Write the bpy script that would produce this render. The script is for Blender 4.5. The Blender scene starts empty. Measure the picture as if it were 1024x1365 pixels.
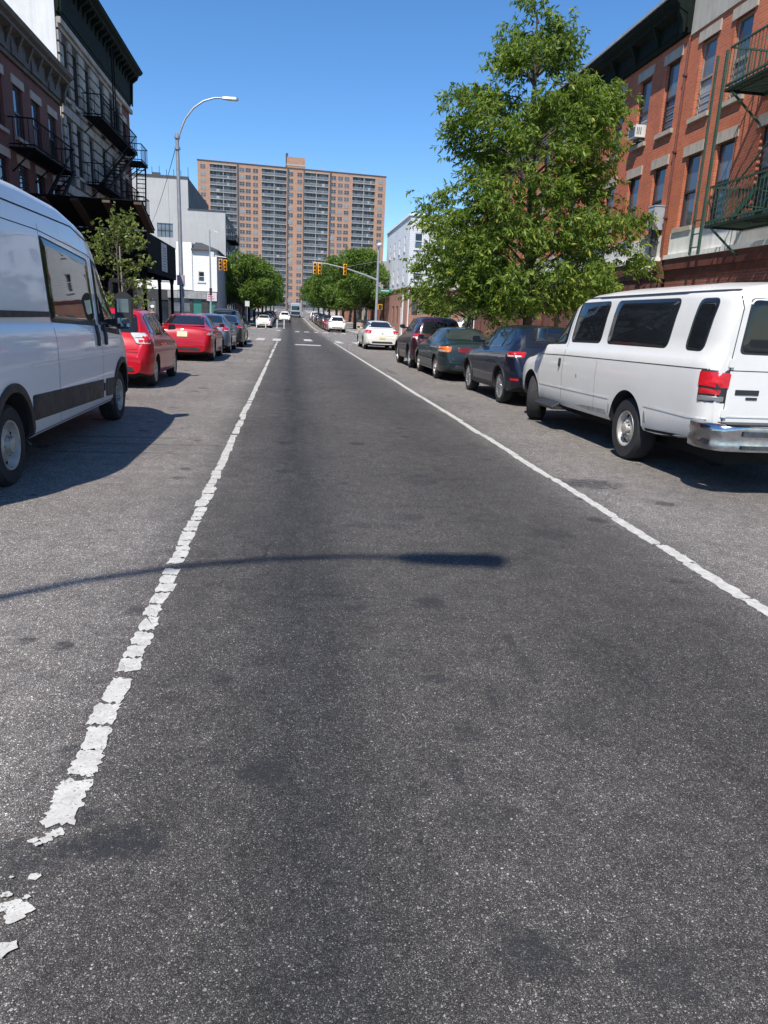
import bpy, bmesh, math, random
import numpy as np
from mathutils import Vector, Matrix
from mathutils.bvhtree import BVHTree
random.seed(7); rng = np.random.default_rng(11)
SC = bpy.context.scene; COL = SC.collection
R = math.radians

# ------------------------------------------------------------------ camera, sky, sun, exposure
FPX, CX, CY, EYE = 950.0, 512.0, 682.5, 1.52          # focal length and centre in photo pixels, eye height
_F = Vector(((386-CX)/FPX, -(420-CY)/FPX, -1)).normalized()   # street direction in camera space
_U = Vector((.045, 1, (-_F.x*.045-_F.y)/_F.z)).normalized()   # up, with the hand-held roll
_R = _F.cross(_U)
CAM = Matrix((_R, _F, _U))                             # camera -> world rotation
cam = bpy.data.objects.new('camera', bpy.data.cameras.new('camera')); COL.objects.link(cam)
cam.data.sensor_fit = 'HORIZONTAL'; cam.data.sensor_width = 36; cam.data.lens = 36*FPX/1024
cam.data.clip_start = .05; cam.data.clip_end = 6000
cam.matrix_world = Matrix.Translation((0, 0, EYE)) @ CAM.to_4x4()
SC.camera = cam
SUN = Vector((-.34, -.60, 1)).normalized()             # towards the sun
el = math.asin(SUN.z); az = math.atan2(SUN.x, SUN.y)
w = bpy.data.worlds.new('World'); SC.world = w; w.use_nodes = True
nt = w.node_tree; bg = nt.nodes['Background']
sky = nt.nodes.new('ShaderNodeTexSky'); sky.sky_type = 'NISHITA'; sky.sun_disc = False
sky.sun_elevation = el; sky.sun_rotation = az; sky.altitude = 0
sky.air_density = .85; sky.dust_density = .05; sky.ozone_density = 5.0
hs = nt.nodes.new('ShaderNodeHueSaturation'); hs.inputs['Saturation'].default_value = 1.17
nt.links.new(sky.outputs[0], hs.inputs['Color']); nt.links.new(hs.outputs[0], bg.inputs[0]); bg.inputs[1].default_value = .15
sun = bpy.data.objects.new('sun', bpy.data.lights.new('sun', 'SUN')); COL.objects.link(sun)
sun.data.energy = 5.0; sun.data.angle = R(.53); sun.data.color = (1, .945, .865)
sun.rotation_euler = SUN.to_track_quat('Z', 'Y').to_euler(); sun.location = (-10, -18, 30)
SC.view_settings.view_transform = 'Standard'; SC.view_settings.look = 'None'
SC.view_settings.exposure = .30; SC.view_settings.gamma = 1; SC.view_settings.use_curve_mapping = False

def ray(px, py): return CAM @ Vector(((px-CX)/FPX, -(py-CY)/FPX, -1))
def at_z(px, py, z=0):
    d = ray(px, py); return Vector((0, 0, EYE))+d*((z-EYE)/d.z)
def at_x(px, py, x):
    d = ray(px, py); return Vector((0, 0, EYE))+d*(x/d.x)
def at_y(px, py, y):
    d = ray(px, py); return Vector((0, 0, EYE))+d*(y/d.y)
def gz(y):                                             # the street climbs gently past the crossing
    t = y-84
    return 0 if t <= 0 else (.0145*t*t/40 if t < 20 else .0145*(t-10))

# ------------------------------------------------------------------ materials
def node(nt, t, **kw):
    n = nt.nodes.new(t)
    for k, v in kw.items():
        if k[0] == '_': setattr(n, k[1:], v); continue
        i = int(k[1:]) if k[0] == 'i' and k[1:].isdigit() else k
        s = n.inputs[i]
        if isinstance(v, bpy.types.NodeSocket): nt.links.new(v, s)
        else: s.default_value = v
    return n
def math_(nt, op, a, b=0.0, c=0.0, clamp=False):
    n = nt.nodes.new('ShaderNodeMath'); n.operation = op; n.use_clamp = clamp
    for i, v in enumerate((a, b, c)):
        if isinstance(v, bpy.types.NodeSocket): nt.links.new(v, n.inputs[i])
        else: n.inputs[i].default_value = v
    return n.outputs[0]
def mixc(nt, f, a, b, blend='MIX'):
    n = nt.nodes.new('ShaderNodeMix'); n.data_type = 'RGBA'; n.blend_type = blend
    for i, v in ((0, f), (6, a), (7, b)):
        if isinstance(v, bpy.types.NodeSocket): nt.links.new(v, n.inputs[i])
        else: n.inputs[i].default_value = v if i == 0 else (*v[:3], 1)
    return n.outputs[2]
def ramp(nt, f, stops):
    n = nt.nodes.new('ShaderNodeValToRGB'); nt.links.new(f, n.inputs[0])
    e = n.color_ramp.elements
    while len(e) < len(stops): e.new(.5)
    for k, (p, c) in zip(e, stops):
        k.position = p; k.color = (c, c, c, 1) if isinstance(c, (int, float)) else (*c, 1)
    return n.outputs[0]
def newmat(name):
    m = bpy.data.materials.new(name); m.use_nodes = True
    nt = m.node_tree; return m, nt, nt.nodes['Principled BSDF']
def coords(nt, kind='Object'): return nt.nodes.new('ShaderNodeTexCoord').outputs[kind]
def noise(nt, vec, scale, detail=4, rough=.6, dist=0):
    return node(nt, 'ShaderNodeTexNoise', Vector=vec, Scale=scale, Detail=detail, Roughness=rough, Distortion=dist).outputs[0]
MATS = {}
def M(name, col, rough=.6, metal=0, var=.14, vs=2.5, bump=0, bs=60, coat=0, spec=.5, ior=1.5, streak=0, rv=.1):
    if name in MATS: return MATS[name]
    m, nt, b = newmat(name)
    co = coords(nt)
    f = noise(nt, co, vs, 6, .62)
    k = ramp(nt, f, [(.3, 1-var), (.7, 1+var)])
    c = mixc(nt, 1, col, k, 'MULTIPLY')
    if streak:                                          # rain-washed dirt running down
        mp = node(nt, 'ShaderNodeMapping', Vector=co, Scale=(3, 3, .18)).outputs[0]
        s = ramp(nt, noise(nt, mp, 2.2, 5, .7), [(.45, 1), (.75, 1-streak)])
        c = mixc(nt, 1, c, s, 'MULTIPLY')
    nt.links.new(c, b.inputs['Base Color'])
    nt.links.new(ramp(nt, noise(nt, co, vs*2.3, 4), [(.3, max(0, rough-rv)), (.7, min(1, rough+rv))]), b.inputs['Roughness'])
    b.inputs['Metallic'].default_value = metal
    b.inputs['Coat Weight'].default_value = coat; b.inputs['Coat Roughness'].default_value = .04
    b.inputs['Specular IOR Level'].default_value = spec; b.inputs['IOR'].default_value = ior
    if bump:
        bn = node(nt, 'ShaderNodeBump', Strength=bump, Distance=.01, Height=noise(nt, co, bs, 5, .65))
        nt.links.new(bn.outputs[0], b.inputs['Normal'])
    MATS[name] = m; return m
def paint(name, col, metal=.25, rough=.38, dirt=.25):
    m, nt, b = newmat(name); co = coords(nt)
    d = ramp(nt, noise(nt, co, 1.6, 6, .7), [(.42, 0), (.8, 1)])
    z = node(nt, 'ShaderNodeSeparateXYZ', Vector=co).outputs[2]
    low = math_(nt, 'MULTIPLY', ramp(nt, z, [(.25, 1), (.62, 0)]), ramp(nt, noise(nt, co, 7, 5, .7), [(.35, .1), (.7, .8)]))
    f = math_(nt, 'MULTIPLY', math_(nt, 'MAXIMUM', math_(nt, 'MULTIPLY', d, .35), low), dirt)   # road film
    nt.links.new(mixc(nt, f, col, [.45*q+.055 for q in col]), b.inputs['Base Color'])
    nt.links.new(math_(nt, 'ADD', rough, math_(nt, 'MULTIPLY', f, .5)), b.inputs['Roughness'])
    b.inputs['Metallic'].default_value = metal
    b.inputs['Specular IOR Level'].default_value = .25
    nt.links.new(math_(nt, 'SUBTRACT', .7, f), b.inputs['Coat Weight']); b.inputs['Coat Roughness'].default_value = .045
    bn = node(nt, 'ShaderNodeBump', Strength=.05, Distance=.02, Height=noise(nt, co, 2.2, 2))
    nt.links.new(bn.outputs[0], b.inputs['Normal']); nt.links.new(bn.outputs[0], b.inputs['Coat Normal'])
    return m
def glass(name, col, ior=1.55, rough=.03, wob=.04):
    if name in MATS: return MATS[name]
    m, nt, b = newmat(name); co = coords(nt)
    c = mixc(nt, ramp(nt, noise(nt, co, 1.3, 3), [(.35, 0), (.7, 1)]), col, [x*1.6 for x in col])
    nt.links.new(c, b.inputs['Base Color']); b.inputs['Roughness'].default_value = rough; b.inputs['IOR'].default_value = ior
    bn = node(nt, 'ShaderNodeBump', Strength=wob, Distance=.05, Height=noise(nt, co, .9, 2))
    nt.links.new(bn.outputs[0], b.inputs['Normal'])
    MATS[name] = m; return m
def brick(name, c1, c2, mortar, bw=.215, bh=.075, dirt=.35, ms=.011):
    m, nt, b = newmat(name)
    p = nt.nodes.new('ShaderNodeNewGeometry').outputs['Position']
    s = node(nt, 'ShaderNodeSeparateXYZ', Vector=p)
    v = node(nt, 'ShaderNodeCombineXYZ', X=math_(nt, 'ADD', s.outputs[0], s.outputs[1]), Y=s.outputs[2]).outputs[0]
    t = node(nt, 'ShaderNodeTexBrick', Vector=v, Color1=(*c1, 1), Color2=(*c2, 1), Mortar=(*mortar, 1), Scale=1.0)
    t.inputs['Mortar Size'].default_value = ms; t.inputs['Brick Width'].default_value = bw; t.inputs['Row Height'].default_value = bh
    t.inputs['Mortar Smooth'].default_value = .2; t.inputs['Bias'].default_value = -.2
    c = mixc(nt, 1, t.outputs[0], ramp(nt, noise(nt, p, .8, 7, .65), [(.3, 1-dirt), (.7, 1.12)]), 'MULTIPLY')
    mp = node(nt, 'ShaderNodeMapping', Vector=p, Scale=(2.5, 2.5, .15)).outputs[0]
    c = mixc(nt, 1, c, ramp(nt, noise(nt, mp, 2, 5, .7), [(.5, 1), (.8, 1-dirt)]), 'MULTIPLY')
    nt.links.new(c, b.inputs['Base Color']); b.inputs['Roughness'].default_value = .88
    h = math_(nt, 'ADD', math_(nt, 'MULTIPLY', t.outputs[1], -1.0), math_(nt, 'MULTIPLY', noise(nt, p, 45, 4), .35))
    nt.links.new(node(nt, 'ShaderNodeBump', Strength=.7, Distance=.008, Height=h).outputs[0], b.inputs['Normal'])
    MATS[name] = m; return m
def siding(name, col, pitch=.12):
    m, nt, b = newmat(name)
    p = nt.nodes.new('ShaderNodeNewGeometry').outputs['Position']
    z = node(nt, 'ShaderNodeSeparateXYZ', Vector=p).outputs[2]
    fr = math_(nt, 'FRACT', math_(nt, 'DIVIDE', z, pitch))
    k = ramp(nt, noise(nt, p, .6, 6, .65), [(.3, .86), (.7, 1.05)])
    nt.links.new(mixc(nt, 1, col, k, 'MULTIPLY'), b.inputs['Base Color']); b.inputs['Roughness'].default_value = .55
    nt.links.new(node(nt, 'ShaderNodeBump', Strength=1.0, Distance=.03, Height=math_(nt, 'SUBTRACT', 1.0, fr)).outputs[0], b.inputs['Normal'])
    return m

# ------------------------------------------------------------------ mesh helpers
ORG = {}
def tag(o, label=None, cat=None, group=None, kind=None):
    if label: o['label'] = label
    if cat: o['category'] = cat
    if group: o['group'] = group
    if kind: o['kind'] = kind
    return o
def thing(name, label, cat, loc=(0, 0, 0), rotz=0, group=None, local=False):
    o = bpy.data.objects.new(name, None); COL.objects.link(o); o.empty_display_size = .2
    o.location = loc; o.rotation_euler = (0, 0, rotz)
    ORG[o.name] = Vector((0, 0, 0)) if local else Vector(loc)
    return tag(o, label, cat, group)
def link(name, me, parent=None, loc=None, org=None):
    o = bpy.data.objects.new(name, me); COL.objects.link(o)
    if parent is not None:
        o.parent = parent
        ORG[o.name] = ORG[parent.name] if org is None else org
    if loc is not None: o.location = loc
    return o
class MB:
    def __init__(s): s.v = []; s.f = []; s.m = []; s.k = 0
    def add(s, vs, fs):
        n = len(s.v); s.v += [tuple(x) for x in vs]
        for f in fs: s.f.append(tuple(i+n for i in f)); s.m.append(s.k)
        return s
    def box(s, x0, x1, y0, y1, z0, z1):
        return s.add([(x, y, z) for z in (z0, z1) for y in (y0, y1) for x in (x0, x1)],
                     [(0, 2, 3, 1), (4, 5, 7, 6), (0, 1, 5, 4), (2, 6, 7, 3), (0, 4, 6, 2), (1, 3, 7, 5)])
    def fbox(s, fr, u0, u1, v0, v1, w0, w1):
        return s.add([fr(u, v, w_) for v in (v0, v1) for w_ in (w0, w1) for u in (u0, u1)],
                     [(0, 2, 3, 1), (4, 5, 7, 6), (0, 1, 5, 4), (2, 6, 7, 3), (0, 4, 6, 2), (1, 3, 7, 5)])
    def tube(s, pts, rs, n=8, cap=True):
        pts = [Vector(p) for p in pts]
        if not hasattr(rs, '__len__'): rs = [rs]*len(pts)
        up = None; base = len(s.v); fs = []
        for i, p in enumerate(pts):
            d = (pts[min(i+1, len(pts)-1)]-pts[max(i-1, 0)]).normalized()
            if up is None: up = d.orthogonal().normalized()
            a = (up-d*up.dot(d)).normalized(); up = a; b = d.cross(a)
            for k in range(n):
                t = 2*math.pi*k/n; s.v.append(tuple(p+(a*math.cos(t)+b*math.sin(t))*rs[i]))
        for i in range(len(pts)-1):
            for k in range(n):
                q = (k+1) % n
                fs.append((base+i*n+k, base+i*n+q, base+(i+1)*n+q, base+(i+1)*n+k))
        if cap:
            fs.append(tuple(base+k for k in reversed(range(n)))); fs.append(tuple(base+(len(pts)-1)*n+k for k in range(n)))
        s.f += fs; s.m += [s.k]*len(fs); return s
    def bar(s, a, b, wd, ht=None, up=(0, 0, 1)):
        a = Vector(a); b = Vector(b); d = (b-a).normalized(); up = Vector(up)
        if abs(d.dot(up)) > .98: up = Vector((1, 0, 0))
        x = d.cross(up).normalized()*wd/2; y = x.cross(d).normalized()*(ht or wd)/2
        return s.add([p+sx*x+sy*y for p in (a, b) for sy in (-1, 1) for sx in (-1, 1)],
                     [(0, 2, 3, 1), (4, 5, 7, 6), (0, 1, 5, 4), (2, 6, 7, 3), (0, 4, 6, 2), (1, 3, 7, 5)])
    def prism(s, poly, f0, f1):                         # poly of 2d points, f0/f1 map them to the two ends
        n = len(poly); vs = [f0(*p) for p in poly]+[f1(*p) for p in poly]
        return s.add(vs, [tuple(reversed(range(n))), tuple(range(n, 2*n))]+[(i, (i+1) % n, n+(i+1) % n, n+i) for i in range(n)])
    def lathe(s, prof, axis='x', n=32, c=(0, 0, 0)):    # prof: (radius, offset along the axis)
        base = len(s.v); c = Vector(c)
        for r, o in prof:
            for k in range(n):
                t = 2*math.pi*k/n; a, b = r*math.cos(t), r*math.sin(t)
                s.v.append(tuple(c+(Vector((o, a, b)) if axis == 'x' else Vector((a, b, o)) if axis == 'z' else Vector((a, o, b)))))
        for i in range(len(prof)-1):
            for k in range(n):
                q = (k+1) % n
                s.f.append((base+i*n+k, base+i*n+q, base+(i+1)*n+q, base+(i+1)*n+k)); s.m.append(s.k)
        return s
    def mesh(s, name, mats, org=None, smooth=None, fix=True):
        me = bpy.data.meshes.new(name)
        vs = s.v if org is None else [(a-org[0], b-org[1], c-org[2]) for a, b, c in s.v]
        me.from_pydata(vs, [], s.f)
        if not isinstance(mats, (list, tuple)): mats = [mats]
        for m in mats: me.materials.append(m)
        if len(mats) > 1: me.polygons.foreach_set('material_index', s.m)
        if fix:
            bm = bmesh.new(); bm.from_mesh(me); bmesh.ops.recalc_face_normals(bm, faces=bm.faces); bm.to_mesh(me); bm.free()
        if smooth:
            me.polygons.foreach_set('use_smooth', [True]*len(me.polygons)); me.set_sharp_from_angle(angle=R(smooth))
        return me
    def build(s, name, mats, parent=None, smooth=None, fix=True):
        return link(name, s.mesh(name, mats, ORG[parent.name] if parent is not None else None, smooth, fix), parent)
def frame(o, u, n):
    o, u, n = Vector(o), Vector(u).normalized(), Vector(n).normalized()
    def f(a, b, c=0): return o+u*a+Vector((0, 0, b))+n*c
    return f
def wall(mb, fr, u0, u1, v0, v1, holes, depth=.2):      # flat wall with real openings and reveals
    us = sorted({u0, u1, *[x for h in holes for x in h[:2] if u0 < x < u1]}); vs = sorted({v0, v1, *[x for h in holes for x in h[2:4] if v0 < x < v1]})
    for i in range(len(us)-1):
        for j in range(len(vs)-1):
            cu, cv = (us[i]+us[i+1])/2, (vs[j]+vs[j+1])/2
            if any(h[0] < cu < h[1] and h[2] < cv < h[3] for h in holes): continue
            mb.add([fr(us[i], vs[j]), fr(us[i+1], vs[j]), fr(us[i+1], vs[j+1]), fr(us[i], vs[j+1])], [(0, 1, 2, 3)])
    for a, b, c, d in [h[:4] for h in holes]:
        for p, q in (((a, c), (a, d)), ((a, d), (b, d)), ((b, d), (b, c)), ((b, c), (a, c))):
            mb.add([fr(*p), fr(*q), fr(*q, -depth), fr(*p, -depth)], [(0, 1, 2, 3)])
    return mb
def copy_tree(o, parent=None):
    c = o.copy(); COL.objects.link(c); c.parent = parent
    for ch in o.children: copy_tree(ch, c)
    return c
# ------------------------------------------------------------------ ground, road, pavements
KL, KR = -4.62, 6.28                                    # kerb faces left and right
def asphalt():
    m, nt, b = newmat('asphalt')
    p = coords(nt); s = node(nt, 'ShaderNodeSeparateXYZ', Vector=p); X, Y = s.outputs[0], s.outputs[1]
    # aggregate: chips of several sizes set in dark binder
    def chips(sc, thr, seed):
        mp = node(nt, 'ShaderNodeMapping', Vector=p, Location=(seed, seed*.7, 0)).outputs[0]
        jit = node(nt, 'ShaderNodeVectorMath', _operation='ADD', i0=mp, i1=node(nt, 'ShaderNodeVectorMath', _operation='SCALE', i0=node(nt, 'ShaderNodeTexNoise', Vector=mp, Scale=sc*.9, Detail=1.0).outputs[1], Scale=.6/sc).outputs[0]).outputs[0]
        v = node(nt, 'ShaderNodeTexVoronoi', Vector=jit, Scale=sc, Randomness=1.0, _voronoi_dimensions='2D')
        rnd = node(nt, 'ShaderNodeSeparateColor', Color=v.outputs[1])
        size = math_(nt, 'MULTIPLY', ramp(nt, rnd.outputs[0], [(0, .25), (1, 1)]), thr)
        mask = math_(nt, 'LESS_THAN', v.outputs[0], size)
        return mask, rnd.outputs[1], rnd.outputs[2], v.outputs[0]
    m1, b1, h1, d1 = chips(175, .46, 3.1); m2, b2, h2, d2 = chips(88, .34, 9.7); m3, b3, h3, d3 = chips(340, .55, 5.3)
    def stone(bv, hv):
        g = ramp(nt, bv, [(0, .036), (.5, .082), (.86, .155), (1, .40)])
        return mixc(nt, 1, g, mixc(nt, hv, (1.14, 1.0, .86), (1.0, 1, .98)), 'MULTIPLY')
    c = mixc(nt, m3, (.027, .026, .0255), stone(b3, h3))
    c = mixc(nt, m1, c, stone(b1, h1))
    rare = math_(nt, 'MULTIPLY', m2, math_(nt, 'GREATER_THAN', h2, .42))
    c = mixc(nt, rare, c, stone(b2, h2))
    # wheel tracks polished dark, parking lanes bleached
    wob = math_(nt, 'MULTIPLY', math_(nt, 'SUBTRACT', noise(nt, p, .35, 3), .5), .3)
    xw = math_(nt, 'ADD', X, wob)
    def band(cn, sg, amp):
        d = math_(nt, 'DIVIDE', math_(nt, 'SUBTRACT', xw, cn), sg)
        return math_(nt, 'MULTIPLY', math_(nt, 'POWER', 2.718, math_(nt, 'MULTIPLY', math_(nt, 'MULTIPLY', d, d), -1.0)), amp)
    st = node(nt, 'ShaderNodeMapping', Vector=p, Scale=(3.5, .5, 1)).outputs[0]
    tr = math_(nt, 'MULTIPLY', math_(nt, 'ADD', band(.09, .31, .48), band(1.75, .48, .20)), ramp(nt, noise(nt, st, 1.6, 5, .65), [(.3, .62), (.7, 1.25)]))
    lane = math_(nt, 'MULTIPLY', node(nt, 'ShaderNodeMapRange', i0=xw, i1=-1.15, i2=-.45, _interpolation_type='SMOOTHSTEP').outputs[0],
                 node(nt, 'ShaderNodeMapRange', i0=xw, i1=3.1, i2=2.3, _interpolation_type='SMOOTHSTEP').outputs[0])
    far = node(nt, 'ShaderNodeMapRange', i0=Y, i1=2.5, i2=13.0, i3=1.0, i4=1.0).outputs[0]
    k = math_(nt, 'SUBTRACT', math_(nt, 'SUBTRACT', 2.50, math_(nt, 'MULTIPLY', lane, 1.45)), tr)
    blot = ramp(nt, noise(nt, p, .55, 6, .62), [(.28, .80), (.72, 1.18)])
    fine = math_(nt, 'MULTIPLY', ramp(nt, noise(nt, p, 6.5, 5, .7), [(.28, .72), (.72, 1.28)]), ramp(nt, noise(nt, p, 38, 3, .6), [(.3, .72), (.7, 1.28)]))
    k = math_(nt, 'MULTIPLY', math_(nt, 'MULTIPLY', k, blot), fine)
    k = math_(nt, 'MULTIPLY', k, far)
    c = mixc(nt, 1, c, k, 'MULTIPLY')
    c = mixc(nt, 1, c, mixc(nt, lane, (1.045, 1.0, .965), (1.03, 1.0, .965)), 'MULTIPLY')
    c = mixc(nt, math_(nt, 'MULTIPLY', band(.07, .26, .55), 1.0), c, mixc(nt, 1, c, (.93, .99, 1.10), 'MULTIPLY'))
    # drips and oil spots
    v = node(nt, 'ShaderNodeTexVoronoi', Vector=p, Scale=1.15, _voronoi_dimensions='2D'); q = node(nt, 'ShaderNodeSeparateColor', Color=v.outputs[1])
    dd = math_(nt, 'ADD', v.outputs[0], math_(nt, 'MULTIPLY', math_(nt, 'SUBTRACT', noise(nt, p, 9, 4), .5), .16))
    rad = math_(nt, 'MULTIPLY', math_(nt, 'POWER', q.outputs[0], 3.2), .13)
    spot = node(nt, 'ShaderNodeMapRange', i0=math_(nt, 'SUBTRACT', dd, rad), i1=.03, i2=-.03).outputs[0]
    c = mixc(nt, math_(nt, 'MULTIPLY', spot, .62), c, (.022, .022, .024))
    # larger stains that the photograph shows one by one
    n9 = math_(nt, 'MULTIPLY', math_(nt, 'SUBTRACT', noise(nt, p, 9, 8, .78), .5), 3.6)
    brk = ramp(nt, noise(nt, p, 21, 5, .75), [(.36, .25), (.56, 1)])
    for (px, py, rx, ry, a) in ((160, 1122, .17, .10, .8), (20, 1150, .16, .10, .6), (110, 1090, .10, .05, .6), (787, 645, .36, .26, .75), (735, 712, .22, .2, .45), (820, 890, .22, .42, .3),
                                (695, 1265, .09, .09, .6), (620, 972, .06, .09, .6), (740, 1275, .11, .08, .5), (890, 1300, .14, .09, .5), (85, 861, .05, .05, .8), (40, 853, .05, .05, .8), (520, 495, .1, 1.6, .5),
                                (180, 815, .06, .06, .6), (610, 1030, .03, .12, .6), (690, 870, .03, .35, .45), (905, 775, .09, .05, .6), (640, 1085, .12, .07, .4), (170, 583, .9, .07, .4), (190, 592, 1.1, .05, .45), (150, 603, .9, .06, .35), (250, 735, .25, .05, .3), (560, 640, .2, .3, .35), (545, 690, .15, .12, .4), (470, 810, .1, .06, .5), (585, 905, .08, .05, .5), (660, 930, .05, .1, .5), (770, 960, .12, .16, .35), (500, 700, .3, .1, .3), (95, 1000, .05, .04, .5), (230, 930, .06, .04, .4), (300, 1010, .05, .05, .4)):
        o = at_z(px, py)
        dx = math_(nt, 'DIVIDE', math_(nt, 'SUBTRACT', X, o.x), rx); dy = math_(nt, 'DIVIDE', math_(nt, 'SUBTRACT', Y, o.y), ry)
        r2 = math_(nt, 'ADD', math_(nt, 'ADD', math_(nt, 'MULTIPLY', dx, dx), math_(nt, 'MULTIPLY', dy, dy)), n9)
        f = math_(nt, 'MULTIPLY', node(nt, 'ShaderNodeMapRange', i0=r2, i1=1.1, i2=.3).outputs[0], brk)
        c = mixc(nt, math_(nt, 'MULTIPLY', f, min(.85, a*1.15)), c, (.022, .023, .026))
    # dusty pale scuffs on the parking strip, skid arcs
    sc = node(nt, 'ShaderNodeMapping', Vector=p, Scale=(.5, 2.4, 1), Rotation=(0, 0, .25)).outputs[0]
    dust = math_(nt, 'MULTIPLY', ramp(nt, noise(nt, sc, 1.1, 6, .7), [(.6, 0), (.78, 1)]), math_(nt, 'SUBTRACT', 1.0, lane))
    c = mixc(nt, math_(nt, 'MULTIPLY', dust, .4), c, (.22, .205, .185))
    # hairline cracks
    cv = node(nt, 'ShaderNodeTexVoronoi', _feature='DISTANCE_TO_EDGE', _voronoi_dimensions='2D', Scale=.42,
              Vector=node(nt, 'ShaderNodeVectorMath', _operation='ADD', i0=p, i1=node(nt, 'ShaderNodeTexNoise', Vector=p, Scale=1.6, Detail=5.0).outputs[1]).outputs[0])
    ck = math_(nt, 'MULTIPLY', math_(nt, 'LESS_THAN', cv.outputs[0], .0035), ramp(nt, noise(nt, p, .4, 2), [(.5, 0), (.58, 1)]))
    c = mixc(nt, math_(nt, 'MULTIPLY', ck, .65), c, (.02, .02, .02))
    nt.links.new(c, b.inputs['Base Color'])
    nt.links.new(ramp(nt, b1, [(0, .62), (1, .9)]), b.inputs['Roughness']); b.inputs['Specular IOR Level'].default_value = .32
    h = math_(nt, 'ADD', math_(nt, 'MULTIPLY', m1, math_(nt, 'SUBTRACT', .5, d1)), math_(nt, 'MULTIPLY', rare, math_(nt, 'SUBTRACT', .6, d2)))
    nt.links.new(node(nt, 'ShaderNodeBump', Strength=.8, Distance=.006, Height=math_(nt, 'ADD', h, math_(nt, 'MULTIPLY', noise(nt, p, 420, 2), .35))).outputs[0], b.inputs['Normal'])
    return m
ASPH = asphalt()
CONC = M('pavement_concrete', (.33, .315, .29), .85, var=.2, vs=1.2, bump=.3)
KERB = M('kerb_stone', (.30, .29, .275), .8, var=.25, vs=3, bump=.3)
EARTH = M('far_ground', (.16, .15, .135), .95, var=.3, vs=.05)
def roadpaint():
    m, nt, b = newmat('road_paint'); p = coords(nt)
    c = mixc(nt, 1, (.55, .53, .48), ramp(nt, noise(nt, p, 14, 6, .7), [(.3, .68), (.7, 1.10)]), 'MULTIPLY')
    pit = ramp(nt, noise(nt, p, 95, 3, .6), [(.60, 0), (.66, 1)])               # pits where the stone shows through
    worn = ramp(nt, noise(nt, p, 6, 5, .7), [(.60, 0), (.74, 1)])
    f = math_(nt, 'MAXIMUM', math_(nt, 'MULTIPLY', pit, ramp(nt, noise(nt, p, 9, 3), [(.40, .15), (.62, 1)])), math_(nt, 'MULTIPLY', worn, ramp(nt, noise(nt, p, 60, 4, .7), [(.42, .1), (.56, .85)])))
    nt.links.new(mixc(nt, f, c, (.085, .08, .075)), b.inputs['Base Color']); b.inputs['Roughness'].default_value = .75
    nt.links.new(node(nt, 'ShaderNodeBump', Strength=.6, Distance=.004, Height=math_(nt, 'SUBTRACT', noise(nt, p, 110, 4), f)).outputs[0], b.inputs['Normal'])
    return m
PAINT = roadpaint()
def sheet(name, x0, x1, ys, dz, m, parent=None, kind='structure'):
    mb = MB()
    for a, b_ in zip(ys[:-1], ys[1:]):
        mb.add([(x0, a, gz(a)+dz), (x1, a, gz(a)+dz), (x1, b_, gz(b_)+dz), (x0, b_, gz(b_)+dz)], [(0, 1, 2, 3)])
    o = mb.build(name, m, parent)
    if kind: o['kind'] = kind
    return o
YS = [-40, 20, 50]; YF = [66, 84, 88, 92, 96, 100, 104, 140, 200, 300, 420, 700]
sheet('ground', -900, 900, [-300, 84, 92, 104, 300, 700, 3000], -.22, EARTH)
sheet('road', KL, KR, [-40, 0, 20, 40, 66, 84]+YF[2:], 0, ASPH)
CS0, CS1 = 50.5, 66.5
sheet('cross_street', -220, KL, [CS0, CS1], 0, ASPH); sheet('cross_street', KR, 220, [CS0, CS1], 0, ASPH)
def pavement(x0, x1, ys, kerbx):
    mb = MB(); lo, hi = min(x0, x1), max(x0, x1)
    for a, b_ in zip(ys[:-1], ys[1:]):
        za, zb = gz(a)+.13, gz(b_)+.13
        mb.add([(lo, a, za), (hi, a, za), (hi, b_, zb), (lo, b_, zb), (lo, a, za-.4), (hi, a, za-.4), (hi, b_, zb-.4), (lo, b_, zb-.4)],
               [(0, 1, 2, 3), (0, 4, 5, 1), (2, 6, 7, 3), (0, 3, 7, 4), (1, 5, 6, 2)])
    o = mb.build('sidewalk', CONC); o['kind'] = 'structure'; ORG[o.name] = Vector((0, 0, 0))
    s = 1 if kerbx > x0 else -1
    y = ys[0]
    while y < min(ys[-1], 125)-.1:                      # kerb stones, as far as one can tell them apart
        e = min(y+2.4, ys[-1]); k = MB()
        for a, b_ in ((y+.006, e-.006),):
            za, zb = gz(a), gz(b_); xa, xb = sorted((kerbx, kerbx-s*.16))
            k.add([(xa, a, za-.2), (xb, a, za-.2), (xb, b_, zb-.2), (xa, b_, zb-.2), (xa, a, za+.137), (xb, a, za+.137), (xb, b_, zb+.137), (xa, b_, zb+.137)],
                  [(0, 3, 2, 1), (4, 5, 6, 7), (0, 1, 5, 4), (1, 2, 6, 5), (2, 3, 7, 6), (3, 0, 4, 7)])
        k.build('kerb_stone', KERB, o); y = e
    return o
pavement(-60, KL-.16, [-40, CS0], KL); pavement(60, KR+.16, [-40, CS0], KR)
pavement(-60, KL-.16, [CS1]+YF[1:-1], KL); pavement(60, KR+.16, [CS1]+YF[1:-1], KR)

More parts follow.
